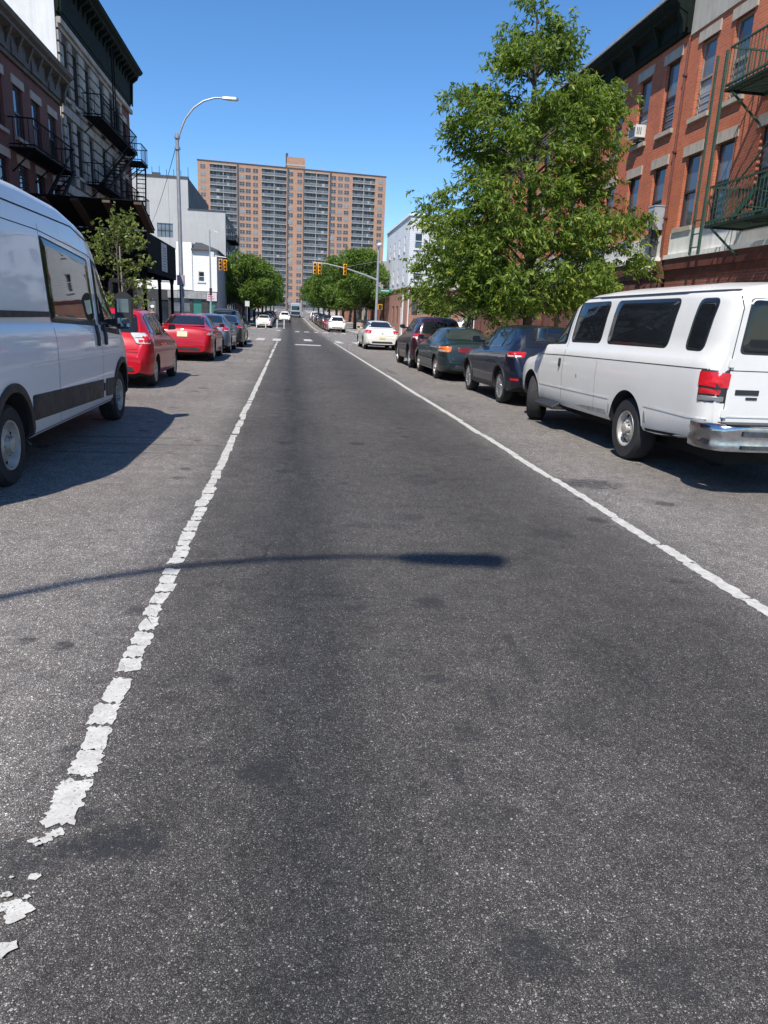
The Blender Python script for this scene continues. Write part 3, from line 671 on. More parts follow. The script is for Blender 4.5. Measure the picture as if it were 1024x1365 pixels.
boxpart(t, 'roof', ROOFM, -30, -12.25, 95.1, 118, 16.4, 16.6)
for i in range(6): fpart(t, 'seam', STUCD, f95, -29+i*2.9, -28.98+i*2.9, .2, 16.6, .001, .006)
for i in range(9): MB().tube([(-19.2+i*.85, 97, 16.9), (-19.2+i*.85, 97, random.uniform(17.6, 18.7))], .03, 5).build('roof_rod', STEEL_K, t)
t = thing('annex', 'lower grey stucco annex with dark street side next to the loft block', 'building', (-10, 95, .2))
f949 = near_front(94.9)
fpart(t, 'stucco_wall', STUC, f949, -12.3, -7.85, .1, 13.25, -.3, 0); fpart(t, 'coping', STUCD, f949, -12.3, -7.8, 13.25, 13.4, -.4, .06)
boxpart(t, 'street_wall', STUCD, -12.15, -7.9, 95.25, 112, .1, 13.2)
for j in range(4):
    for i in range(4): boxpart(t, 'window', GL[1], -7.92, -7.88, 96.5+i*3.7, 98.2+i*3.7, 2+j*2.9, 3.7+j*2.9)
fire_escape('fire_escape', 'black fire escape on the dark street side of the grey annex', frame((-7.9, 0, 0), (0, 1, 0), (1, 0, 0)), 97, 104, [4.5, 7.4, 10.3], 1.1, STEEL_K, -1, bal=.35)

# far right corner: grey shingled house over brick ground floor
SIDG = siding('pale_grey_siding', (.56, .57, .58), .16)
y0 = 69.6; fF = near_front(y0); xS = 11.0; frS = frame((xS, 0, 0), (0, 1, 0), (-1, 0, 0))
t = thing('corner_house', 'pale grey sided corner house with brick ground floor past the crossing', 'building', (xS, y0, .13))
wn = [(11.85, 8.0), (13.9, 8.0), (16.3, 8.0), (18.6, 8.0), (11.85, 5.2), (13.9, 5.2), (16.3, 5.2), (18.6, 5.2)]
wall(MB(), fF, xS, 24, 4.5, 10.85, [(u-.36, u+.36, v, v+1.35) for u, v in wn], .12).build('sided_wall', SIDG, t)
for u, v in wn: window(t, fF, u, v, .72, 1.35, FRMW, (GL[1], GL[0]), None, FRMW, dep=.1)
wall(MB(), frS, y0, 86, 4.5, 10.85, [(y-.36, y+.36, v, v+1.35) for y in (72.5, 76, 79.5, 83) for v in (5.2, 8.0)], .12).build('street_wall', SIDG, t)
for y in (72.5, 76, 79.5, 83):
    for v in (5.2, 8.0): window(t, frS, y, v, .72, 1.35, FRMW, (GL[0], GL[1]), None, FRMW, dep=.1)
mb = MB(); mb.fbox(fF, xS-.12, 24, 10.85, 11.05, -.3, .12); mb.build('parapet_cap', SIDW, t)
MB().box(xS-.12, xS+.3, y0+.3, 86, 10.85, 11.05).build('parapet_cap', SIDW, t)
hF = [(12.2, 13.0, 2.2, 3.5), (14.5, 15.4, .2, 2.5), (17, 18.2, 1.2, 2.9)]
wall(MB(), fF, xS, 24, 0, 4.5, hF, .15).build('brick_wall', BR_F, t)
wall(MB(), frS, y0, 86, 0, 4.5, [(72.6, 73.6, .2, 2.9), (75, 76.5, 1.2, 2.9), (78, 79.5, 1.2, 2.9)], .15).build('brick_street_wall', BR_F, t)
for (a, b_, c, d) in hF: fpart(t, 'ground_window', GL[3], fF, a, b_, c, d, -.13, -.1)
fpart(t, 'door', FRMW, frS, 72.6, 73.6, .2, 2.9, -.12, -.05)
for a in (75, 78): fpart(t, 'ground_window', GL[1], frS, a, a+1.5, 1.2, 2.9, -.13, -.1)
fpart(t, 'wall_sign', STUCD, fF, xS+.5, xS+1.0, 2.2, 4.0, .02, .1)
fpart(t, 'conduit', FRMW, fF, xS+.12, xS+.22, .1, 4.3, .0, .08)
fpart(t, 'pilaster', FRMW, frS, 71.6, 71.95, .1, 4.3, .0, .1)
fpart(t, 'belt_course', BRNSHOP, fF, xS-.1, 24, 4.35, 4.55, -.02, .1); fpart(t, 'belt_course', BRNSHOP, frS, y0+.02, 86, 4.35, 4.55, -.02, .1)
shell(t, BR_F, xS, 24, y0, 86, 0, 10.7, 'ws')
# low buildings glimpsed behind the street trees
def block(name, label, x, s, y0, y1, h, m, fl=3, gl=1):
    fr = frame((x, 0, 0), (0, 1, 0), (-s, 0, 0)); t = thing(name, label, 'building', (x, (y0+y1)/2, gz(y0)))
    n = int((y1-y0)/3); hs = [(y0+1+i*3, y0+2.1+i*3, gz(y0)+1.2+j*3, gz(y0)+2.8+j*3) for i in range(n) for j in range(fl)]
    wall(MB(), fr, y0, y1, gz(y0)-.2, h, hs, .15).build('wall', m, t)
    for (a, b_, c, d) in hs: fpart(t, 'window', GL[gl], fr, a, b_, c, d, -.13, -.09)
    xs = sorted((x, x+s*12)); shell(t, m, *xs, y0, y1, gz(y0)-.2, h, 'w' if s > 0 else 'e')
    fpart(t, 'cornice', BRNC, fr, y0, y1, h, h+.3, -.3, .35)
block('brick_shop', 'low red brick shop under the trees beyond the grey corner house', 11.0, 1, 88, 104, 4.2, brick('awning_brick', (.46, .15, .09), (.38, .12, .075), (.3, .2, .15)), 1)
block('row_house', 'beige rendered house behind the street trees past the brick shop', 11.2, 1, 106, 125, 9.5, BEIGE)
block('row_house', 'brick house far up the climbing street behind the right hand trees', 11.4, 1, 126, 170, 10.5, BR_F)
block('row_house', 'dark brick houses behind the left hand trees past the grey annex', -10.6, -1, 119.5, 165, 10.5, BR_D)
block('row_house', 'brown brick houses far up the left side of the climbing street', -10.6, -1, 166, 230, 11, BR_F)

# ---------- apartment tower at the end of the street
PL = at_y(263, 213, 326); PR = at_y(515, 236, 334)
U = Vector((PR.x-PL.x, 8, 0)); W = U.length; U.normalize(); Nn = Vector((U.y, -U.x, 0))
zt = PL.z; zb = gz(326); fT = frame((PL.x, 326, 0), U, Nn); FLR = 21; fh = (zt-zb-1.2)/FLR
t = thing('apartment_tower', 'tall orange brick apartment tower with stacked balconies closing the end of the street', 'apartment building', (PL.x, 326, zb))
cols = [.027, .225, .257, .295, .480, .528, .71, .748, .783, .97]
bays = [(.062, .197), (.328, .458), (.553, .683), (.815, .94)]
hs = []
for j in range(FLR):
    for c in cols: hs.append((c*W-.8, c*W+.8, zb+j*fh+1.0, zb+j*fh+2.35))
for a, b_ in bays: hs.append((a*W, b_*W, zb+.5, zt-.9))
wall(MB(), fT, 0, W, zb-.5, zt, [h for h in hs if h[1]-h[0] > 3], 1.5).build('brick_wall', BR_T, t)
CONT = M('balcony_concrete', (.36, .36, .345), .8, var=.12); RAIL = M('balcony_rail', (.36, .38, .40), .5, var=.2, vs=.7)
TW = [M('tower_window_%d' % i, c, .25, var=.4, vs=.4, spec=.6) for i, c in enumerate(((.055, .06, .07), (.10, .11, .125), (.24, .25, .25)))]
o0 = fT(0, 0, 0)
mwf = [MB(), MB(), MB()]; wm = []
for i in range(3):
    b = MB(); b.k = 0; b.fbox(fT, -1.0, 1.0, 0, 1.5, .0, .04); b.k = 1; b.fbox(fT, -1.05, 1.05, -.1, 0, .0, .1); b.fbox(fT, -.04, .04, 0, 1.5, .04, .06); b.fbox(fT, -1.0, 1.0, .72, .78, .04, .06)
    wm.append(b.mesh('window', [TW[i], CONT], o0))
random.seed(2)
for j in range(FLR):
    for c in cols: link('window', wm[random.choice((0, 0, 0, 1, 1, 2))], t, fT(c*W, zb+j*fh+1.0, 0)-ORG[t.name])
bm_ = {}
for k, (a, b_) in enumerate(bays):
    wd = (b_-a)*W
    b = MB(); b.k = 0; b.fbox(fT, 0, wd, -.12, .12, -1.45, .12); b.fbox(fT, wd/2-.12, wd/2+.12, .12, fh-.13, -1.4, -.02); b.k = 1
    b.fbox(fT, 0, wd, 1.0, 1.08, .04, .1)
    n = 26
    for i in range(n+1): b.fbox(fT, i*(wd-.12)/n, i*(wd-.12)/n+.12, .12, 1.0, .05, .09)
    me = b.mesh('balcony', [CONT, RAIL], o0)
    g = MB(); g.k = 0; g.fbox(fT, 0, wd, .13, fh-.13, -1.48, -1.42); g.k = 1
    for i in range(9): g.fbox(fT, i*wd/8.2, i*wd/8.2+.12, .13, fh-.13, -1.42, -1.38)
    g.k = 2
    gms = []
    for q in range(4):
        g2 = MB(); g2.v, g2.f, g2.m, g2.k = list(g.v), list(g.f), list(g.m), 2
        for i in random.sample(range(8), 3+q % 3): g2.fbox(fT, (i+.15)*wd/8.2, (i+.9)*wd/8.2, random.choice((.4, 1.0, 1.3)), fh-.45, -1.42, -1.39)
        if q % 2: g2.k = 1; u_ = random.uniform(.5, wd-1.5); g2.fbox(fT, u_, u_+random.uniform(.5, 1.2), .13, random.uniform(.7, 1.5), -.9, -.4)
        gms.append(g2.mesh('glazing', [TW[0], CONT, TW[2]], o0))
    for j in range(FLR):
        loc = fT(a*W, zb+.5+j*fh, 0)-ORG[t.name]
        bo = link('balcony', me, t, loc); link('glazing', random.choice(gms), bo)
    fpart(t, 'bay_head', CONT, fT, a*W, b_*W, zt-1.0, zt-.75, -1.4, .1)
for u in (.2, .462, .548, .69): fpart(t, 'shadow_gap', STUCD, fT, u*W, u*W+.8, zb, zt-.4, .001, .03)
fpart(t, 'coping', STUCD, fT, -.2, W+.2, zt, zt+.35, -.5, .2)
MB().prism([(0, 0), (W, 0), (W, -16), (0, -16)], lambda a, b: fT(a, zb-.5, b-1.55), lambda a, b: fT(a, zt-.3, b-1.55)).build('core', BR_T, t)
MB().add([fT(u, z, w_) for u in (0, W) for z, w_ in ((zb-.5, 0), (zb-.5, -1.55), (zt, -1.55), (zt, 0))]+[fT(0, zt-.01, 0), fT(W, zt-.01, 0), fT(W, zt-.01, -1.55), fT(0, zt-.01, -1.55)], [(0, 1, 2, 3), (4, 5, 6, 7), (8, 9, 10, 11)]).build('side_wall', BR_T, t)
pm = W*.46; fpart(t, 'penthouse', BR_T, fT, pm, pm+7.6, zt+.35, zt+4.6, -6, -.5); fpart(t, 'penthouse_band', CONT, fT, pm-.2, pm+7.8, zt+1.2, zt+1.8, -6.1, -.4)
fpart(t, 'penthouse_tank', STUCD, fT, pm-.3, pm+.5, zt+1, zt+6, -3, -1)
for i in range(46):
    u = random.uniform(0, W)
    MB().tube([fT(u, zt+.3, -1), fT(u, zt+random.uniform(.9, 2.2), -1)], .05, 4).build('roof_rail_post', RAIL, t)
fpart(t, 'roof_rail', RAIL, fT, 0, W, zt+1.25, zt+1.35, -1.05, -.98)
# ------------------------------------------------------------------ trees
def leafmat(name, dark, light, young, trans=.42):
    m, nt, b = newmat(name)
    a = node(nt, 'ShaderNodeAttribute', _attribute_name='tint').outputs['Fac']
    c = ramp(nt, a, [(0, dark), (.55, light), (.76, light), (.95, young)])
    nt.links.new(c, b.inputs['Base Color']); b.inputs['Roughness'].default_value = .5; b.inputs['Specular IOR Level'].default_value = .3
    tr = node(nt, 'ShaderNodeBsdfTranslucent', Color=mixc(nt, 1, c, (1.25, 1.45, .55), 'MULTIPLY'))
    mx = node(nt, 'ShaderNodeMixShader', i0=trans, i1=b.outputs[0], i2=tr.outputs[0])
    nt.links.new(mx.outputs[0], nt.nodes['Material Output'].inputs[0]); return m
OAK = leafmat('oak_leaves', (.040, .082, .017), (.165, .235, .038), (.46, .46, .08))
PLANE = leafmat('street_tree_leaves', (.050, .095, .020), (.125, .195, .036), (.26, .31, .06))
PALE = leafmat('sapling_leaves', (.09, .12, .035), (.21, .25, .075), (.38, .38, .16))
BARK = M('tree_bark', (.085, .07, .055), .95, var=.35, vs=9, bump=.8, bs=18)
def leaves(name, P, D, L, wd, tint, m, parent):
    n = len(P); D = D/np.linalg.norm(D, axis=1, keepdims=True)
    S = np.cross(D, rng.normal(size=(n, 3))); S /= np.linalg.norm(S, axis=1, keepdims=True)
    Nn = np.cross(S, D); L = L[:, None]; wd = wd[:, None]
    V = np.empty((n, 4, 3)); V[:, 0] = P; V[:, 1] = P+D*L*.45+S*wd*.5+Nn*wd*.15; V[:, 2] = P+D*L-Nn*L*.06; V[:, 3] = P+D*L*.45-S*wd*.5+Nn*wd*.15
    me = bpy.data.meshes.new(name); me.vertices.add(n*4); me.vertices.foreach_set('co', V.ravel())
    idx = np.arange(n)[:, None]*4; F = np.concatenate([idx+[0, 1, 2], idx+[0, 2, 3]], 1).ravel()
    me.loops.add(n*6); me.loops.foreach_set('vertex_index', F); me.polygons.add(n*2)
    me.polygons.foreach_set('loop_start', np.arange(n*2)*3); me.polygons.foreach_set('loop_total', np.full(n*2, 3))
    me.update(calc_edges=True)
    at = me.attributes.new('tint', 'FLOAT', 'POINT'); at.data.foreach_set('value', np.repeat(tint, 4).astype(np.float32))
    me.materials.append(m); return link(name, me, parent)
def twigs(ends, per, ntw, spread, tl, droop, LL, WW, out_c):
    """clusters of leafy twigs round the given branch stretches; ends: list of (a, b) points"""
    P, D, T = [], [], []
    for a, b in ends:
        a, b = np.array(a), np.array(b); cl = [a+(b-a)*t+rng.normal(size=3)*.10 for t in (.25, .55, .8, 1.0)]
        for _ in range(ntw):
            s = cl[rng.integers(len(cl))]+rng.normal(size=3)*spread*np.array([1, 1, .6])
            d = (s-out_c(s)); d /= (np.linalg.norm(d)+1e-6); d = d*.9+rng.normal(size=3)*.45+np.array([0, 0, .25]); d /= np.linalg.norm(d)
            ln = tl*rng.uniform(.6, 1.3)
            for k in range(per):
                u = (k+.5)/per
                p = s+d*ln*u+np.array([0, 0, -droop*ln*u*u*.5])
                dd = d*.55+rng.normal(size=3)*.55+np.array([0, 0, -droop])
                P.append(p); D.append(dd); T.append(u*.55+rng.random()*.42)
    n = len(P); P, D, T = np.array(P), np.array(D), np.array(T)
    sz = rng.uniform(.65, 1.2, n)
    return P, D, LL*sz, WW*sz, np.clip(T, 0, 1)
# ---- the big street tree on the right pavement
B0 = Vector((7.0, 21.0, .13))
bt = thing('street_tree', 'tall leafy oak street tree in front of the orange brick row house', 'tree', B0)
def axis(z): return Vector((7.0-.055*z-.0*z, 21.0, z))
def env(z):
    return float(np.interp(z, [1.7, 2.3, 3.2, 4.0, 4.6, 5.4, 6.3, 7.1, 7.5, 8.2, 9.0, 9.8], [2.0, 3.1, 3.5, 3.2, 2.6, 2.7, 2.9, 2.7, 1.7, 1.2, .8, .15]))
targets = [(712, 12, 0), (690, 45, .2), (738, 40, -.2), (668, 92, .4), (757, 85, .2), (775, 70, .8), (690, 80, -.8), (725, 70, -.6), (588, 132, -.4), (612, 122, .5), (594, 178, .3), (640, 150, -1.2), (650, 125, .3), (612, 160, 1.0),
           (835, 122, .3), (820, 150, -.8), (838, 195, .4), (800, 128, .2), (780, 110, -.5), (826, 225, .8), (805, 260, -.5), (610, 205, .5), (620, 235, -.6), (585, 258, .2), (563, 272, .5), (600, 290, -1.0), (568, 300, -.3),
           (850, 292, .5), (868, 300, 1.0), (830, 285, -.6), (872, 362, .6), (845, 352, -.4), (800, 378, .2), (560, 345, 0), (580, 330, -1), (640, 330, -1.6), (700, 300, -2.2), (760, 300, -2.2), (700, 230, -2.0), (760, 200, -1.8), (680, 180, -1.8), (720, 140, -1.3),
           (660, 270, -2.0), (730, 360, -2.4), (670, 370, -2.4), (790, 350, -1.8), (620, 370, -1.0), (745, 245, -2.2), (800, 180, -1.4), (600, 350, .6), (655, 405, -1.2), (700, 398, -1.8), (620, 395, -.3), (755, 398, -1.5), (815, 388, -.6), (580, 390, 0), (690, 405, .8), (780, 395, .8), (640, 250, -1.5), (800, 300, -1.6), (840, 330, -.2)]
stretch = []; wood = MB()
wood.tube([(7.0, 21, .1), (6.97, 21, 1.0), (6.9, 21.02, 2.6), (6.72, 20.95, 4.6), (6.6, 21.03, 6.6), (6.5, 21, 8.4), (6.42, 21, 9.6)], [.17, .14, .125, .10, .075, .045, .015], 10)
def limb(z0, e, r):
    s = axis(z0); e = Vector(e); m1 = s.lerp(e, .45)+Vector((random.uniform(-.15, .15), random.uniform(-.15, .15), .22)); 
    wood.tube([s, m1, e], [r, r*.6, .008], 6)
    stretch.append((m1.lerp(s, .35), e))
random.seed(21)
for px, py, dy in targets:
    e = at_y(px, py, 21+dy); c = axis(e.z); e = e.lerp(Vector((c.x, e.y, e.z)), .17 if py < 260 else .10)
    h = math.hypot(e.x-c.x, e.y-21); limb(max(1.7, min(9.3, e.z-.42*h-.1)), e, .03+.006*h)
for i in range(48):
    z = random.uniform(2.5, 9.0); a = random.uniform(0, 2*math.pi); r = env(z)*random.uniform(.45, .80); c = axis(z)
    e = Vector((c.x+math.cos(a)*r, c.y+math.sin(a)*r, z))
    if e.x > 10.6: e.x = 10.6
    limb(max(1.7, z-.45*r), e, .03)
wood.build('trunk', BARK, bt, 60)
def oc(s): return np.array([6.7, 21.0, s[2]-.6])
CLN = .45; stretch2 = []
for i, (a, b_) in enumerate(stretch):
    a, b_ = Vector(a), Vector(b_)
    for t_ in ((1.0, .5) if (b_-a).length > .9 else (.95,)):
        q = a.lerp(b_, t_); stretch2.append((q, q))
P, D, L, Wd, T = twigs(stretch2, 12, 29, .225, .34, .8, .165, .05, oc)
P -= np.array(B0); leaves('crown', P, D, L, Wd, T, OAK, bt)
# ---- smaller tree behind it
B1 = Vector((7.05, 28.2, .13))
b2 = thing('street_tree', 'small bushy street tree by the kerb behind the tall oak', 'tree', B1)
wood = MB(); wood.tube([B1, B1+Vector((0, 0, 1.5)), B1+Vector((-.1, .1, 3.2)), B1+Vector((-.2, 0, 5))], [.10, .085, .06, .015], 8)
stretch = []
random.seed(5)
for i in range(46):
    a = random.uniform(0, 2*math.pi); z = random.uniform(1.7, 5.0); r = random.uniform(1.2, 2.6)*(1 if z < 3.6 else .6)
    s = B1+Vector((0, 0, max(1.5, z-.7))); e = Vector((B1.x-.35+math.cos(a)*r, B1.y+math.sin(a)*r, z+.13))
    wood.tube([s, s.lerp(e, .5)+Vector((0, 0, .15)), e], [.03, .02, .006], 5); stretch.append((s.lerp(e, .4), e))
wood.build('trunk', BARK, b2, 60)
P, D, L, Wd, T = twigs(stretch, 10, 30, .25, .36, .75, .19, .066, lambda s: np.array([7.0, 28.2, s[2]-.6]))
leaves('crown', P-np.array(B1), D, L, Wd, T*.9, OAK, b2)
# ---- young tree with a stake by the shed
B2 = Vector((-5.3, 24.2, .13))
b3 = thing('street_tree', 'slender young street tree with sparse pale leaves beside the plywood shed', 'tree', B2)
wood = MB(); wood.tube([B2, B2+Vector((.03, 0, 1.6)), B2+Vector((0, 0, 3.0)), B2+Vector((.12, 0, 4.15))], [.04, .034, .022, .006], 8)
stretch = []
random.seed(12)
for i in range(30):
    a = random.uniform(0, 2*math.pi); z = random.uniform(1.5, 4.1); r = float(np.interp(z, [1.4, 2.2, 3.1, 3.6, 4.2], [.7, 1.1, .9, .45, .25]))*random.uniform(.5, 1)
    s = B2+Vector((0, 0, max(1.2, z-.4))); e = B2+Vector((math.cos(a)*r, math.sin(a)*r, z))
    wood.tube([s, s.lerp(e, .5)+Vector((0, 0, .08)), e], [.012, .009, .004], 5); stretch.append((s.lerp(e, .55), e))
wood.build('trunk', BARK, b3, 60)
MB().tube([B2+Vector((.16, -.15, 0)), B2+Vector((.12, -.15, 3.2))], .018, 6).build('stake', M('pale_stake', (.35, .33, .28), .7), b3)
P, D, L, Wd, T = twigs(stretch, 7, 13, .13, .26, .5, .12, .065, lambda s: np.array([-5.3, 24.2, s[2]-.4]))
leaves('crown', P-np.array(B2), D, L, Wd, T, PALE, b3)
# ---- avenue of round trees beyond the crossing: three kinds, copied
def round_tree(h, r, seed, n):
    random.seed(seed); root = thing('avenue_tree', '', 'tree', (0, 0, 0), 0, 'avenue trees beyond the crossing', local=True)
    wood = MB(); wood.tube([(0, 0, -.1), (.05, 0, 2.0), (0, .1, h*.55), (.1, 0, h*.9)], [.2, .16, .11, .02], 8)
    lob = []
    for i in range(26):
        a = random.uniform(0, 2*math.pi); u = random.uniform(-.75, 1); rr = r*math.sqrt(max(.05, 1-u*u*.85))*random.uniform(.45, .9)
        c = Vector((math.cos(a)*rr, math.sin(a)*rr, h*.60+u*h*.34)); lob.append((c, random.uniform(.65, 1.25)))
        wood.tube([(0, 0, max(2, c.z-1.8)), c], [.05, .015], 5)
    wood.build('trunk', BARK, root, 60)
    P, D, T = [], [], []
    for c, lr in lob:
        k = int(n/26); v = rng.normal(size=(k, 3)); v /= np.linalg.norm(v, axis=1, keepdims=True)
        rad = lr*rng.uniform(.55, 1.12, (k, 1)); p = np.array(c)+v*rad*np.array([1, 1, .75])
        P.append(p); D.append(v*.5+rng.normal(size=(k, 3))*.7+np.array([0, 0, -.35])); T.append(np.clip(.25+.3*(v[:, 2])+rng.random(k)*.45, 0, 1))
    P, D, T = np.concatenate(P), np.concatenate(D), np.concatenate(T)
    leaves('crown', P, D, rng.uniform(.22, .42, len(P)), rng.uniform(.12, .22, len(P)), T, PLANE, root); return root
protos = [round_tree(8.2, 3.6, 31, 9000), round_tree(9.6, 4.0, 32, 10500), round_tree(7.4, 3.2, 33, 8000)]
spots = [(-5.6, 92, 0, 1.0, 'street tree casting shade over parked white sedan beyond the crossing'), (-5.4, 101, 2, 1.12, 'round street tree beside the dark side of the grey annex'), (-5.2, 112, 0, 1.05, 'round street tree third up the left pavement past the crossing'), (-5.2, 126, 1, .95, 'round street tree in front of the dark brick houses'), (-5.2, 144, 2, 1.2, None), (-5.2, 168, 0, 1.1, None), (-5, 200, 1, 1.1, None), (-5, 240, 1, 1.1, None),
         (8.0, 84, 1, .92, 'big round street tree behind the signal mast arm'), (8.3, 94, 0, 1.15, 'round street tree over the white sport utility car past the crossing'), (7.6, 105, 1, 1.0, 'round street tree by the low red brick shop'), (7.4, 118, 2, 1.2, 'round street tree in front of the beige rendered house'), (7.2, 136, 0, 1.1, None), (7.2, 158, 1, 1.0, None), (7.2, 186, 2, 1.25, None), (7.2, 225, 1, 1.1, None)]
used = set(); random.seed(77)
for (x, y, k, s, lab) in spots:
    o = protos[k] if k not in used else copy_tree(protos[k]); used.add(k)
    o.location = (x, y, gz(y)+.1); o.rotation_euler.z = random.uniform(0, 6.28); o.scale = (s, s, s)
    o['label'] = lab or 'round street tree %s up the %s pavement past the crossing' % ({144: 'fifth', 168: 'sixth', 200: 'seventh', 240: 'eighth', 136: 'fifth', 158: 'sixth', 186: 'seventh', 225: 'eighth'}[y], 'left' if x < 0 else 'right')
# ------------------------------------------------------------------ vehicles
RUB = M('tyre_rubber', (.022, .022, .023), .85, var=.35, vs=8, bump=.3, bs=90); BLKP = M('black_plastic', (.025, .025, .027), .55, var=.25, vs=4); GAP = M('panel_gap', (.012, .012, .013), .9)
ALLOY = M('alloy_silver', (.48, .49, .50), .32, metal=.8, var=.15, vs=8); STEELW = M('dusty_steel_wheel', (.42, .40, .36), .55, metal=.35, var=.35, vs=7); DARKA = M('dark_alloy', (.12, .12, .125), .35, metal=.6)
CHROME = M('worn_chrome', (.52, .52, .52), .16, metal=1, var=.3, vs=5, rv=.1, bump=.25, bs=5); CARGL = glass('car_glass', (.010, .012, .014), 1.55, .015, .015); CARGL2 = glass('van_glass', (.010, .012, .015), 1.52, .02, .06)
REDL = M('red_lens', (.50, .012, .015), .18, var=.25, vs=20, coat=.6); ORL = M('orange_lens', (.75, .18, .03), .2, coat=.5); CLRL = M('clear_lens', (.52, .51, .50), .15, var=.25, vs=25, coat=.6); PLATE = M('plate_cream', (.62, .56, .36), .5); PLATEW = M('plate_pale', (.62, .63, .62), .5); UNDER = M('underbody', (.012, .012, .012), .95)
CABIN = None
def rpoly(pts, r=.04, n=4):
    out = []; N = len(pts)
    for i in range(N):
        p, a, b = Vector((*pts[i], 0)), Vector((*pts[i-1], 0)), Vector((*pts[(i+1) % N], 0))
        da, db = (a-p), (b-p); q = min(r, da.length*.45, db.length*.45)
        s, e = p+da.normalized()*q, p+db.normalized()*q
        for k in range(n+1):
            t = k/n; v = s*(1-t)**2+p*2*t*(1-t)+e*t*t; out.append((v.x, v.y))
    return out
def dense(pl, step=.06):
    out = []
    for i in range(len(pl)):
        a, b = pl[i], pl[(i+1) % len(pl)]; n = max(1, int(math.dist(a, b)/step))
        out += [(a[0]+(b[0]-a[0])*k/n, a[1]+(b[1]-a[1])*k/n) for k in range(n)]
    return out
WHEELS = {}
def wheel_mesh(r, wd, rr, style):
    k = (r, wd, rr, style)
    if k in WHEELS: return WHEELS[k]
    h = wd/2
    tyre = MB().lathe([(rr, -h+.02), (r-.035, -h), (r-.008, -h+.025), (r, -h*.5), (r, h*.5), (r-.008, h-.025), (r-.035, h), (rr+.012, h-.004), (rr, h-.02), (rr, -h+.02)], 'x', 40)
    for i in range(3):                                    # tread grooves
        o = (-.45+.45*i)*h; tyre.lathe([(r+.002, o-.006), (r+.0025, o), (r+.002, o+.006)], 'x', 40)
    tm = tyre.mesh('wheel', RUB, None, 40)
    rim = MB(); back = MB().lathe([(.001, h-.10), (rr, h-.10)], 'x', 32)
    if style[0] == 'a':
        n = int(style[1:].rstrip('d')); 
        rim.lathe([(rr+.004, h-.022), (rr-.004, h-.006), (rr-.022, h-.012), (rr-.03, h-.06)], 'x', 40)
        for i in range(n):
            a = 2*math.pi*i/n; ca, sa = math.cos(a), math.sin(a); wa = .030 if n > 6 else .05
            for sg in (-1, 1):
                p0 = Vector((h-.035, .05*ca-sg*.015*sa, .05*sa+sg*.015*ca)); a2 = a+sg*(.12 if n > 6 else .17)
                p1 = Vector((h-.022, (rr-.012)*math.cos(a2), (rr-.012)*math.sin(a2))); rim.bar(p0, p1, wa*.62, .025, up=(1, 0, 0))
        rim.lathe([(.001, h-.018), (.055, h-.02), (.065, h-.05)], 'x', 20)
    else:
        rim.lathe([(rr+.004, h-.022), (rr-.003, h-.004), (rr-.02, h-.01), (rr-.035, h-.055), (rr*.78, h-.075), (rr*.62, h-.05), (rr*.45, h-.03), (rr*.36, h-.045), (rr*.30, h-.03), (rr*.28, h+.01), (rr*.2, h+.016), (.001, h+.016)], 'x', 40)
        nh = 8 if style == 'steel' else 6
        for i in range(nh):
            a = 2*math.pi*(i+.5)/nh; c = Vector((h-.058, rr*.70*math.cos(a), rr*.70*math.sin(a)))
            back.lathe([(.001, c.x+.006), (rr*.085, c.x+.005), (rr*.085, c.x-.03)], 'x', 12, (0, c.y, c.z))
        for i in range(8):
            a = 2*math.pi*i/8; rim.lathe([(.011, h-.04), (.011, h-.012), (.001, h-.01)], 'x', 6, (0, rr*.40*math.cos(a), rr*.40*math.sin(a)))
    rm = rim.mesh('rim', {'a': ALLOY, 's': STEELW, 'c': STEELW}[style[0]] if not style.endswith('d') else DARKA, None, 40)
    bm_ = back.mesh('brake', UNDER, None, 40)
    WHEELS[k] = (tm, rm, bm_); return WHEELS[k]
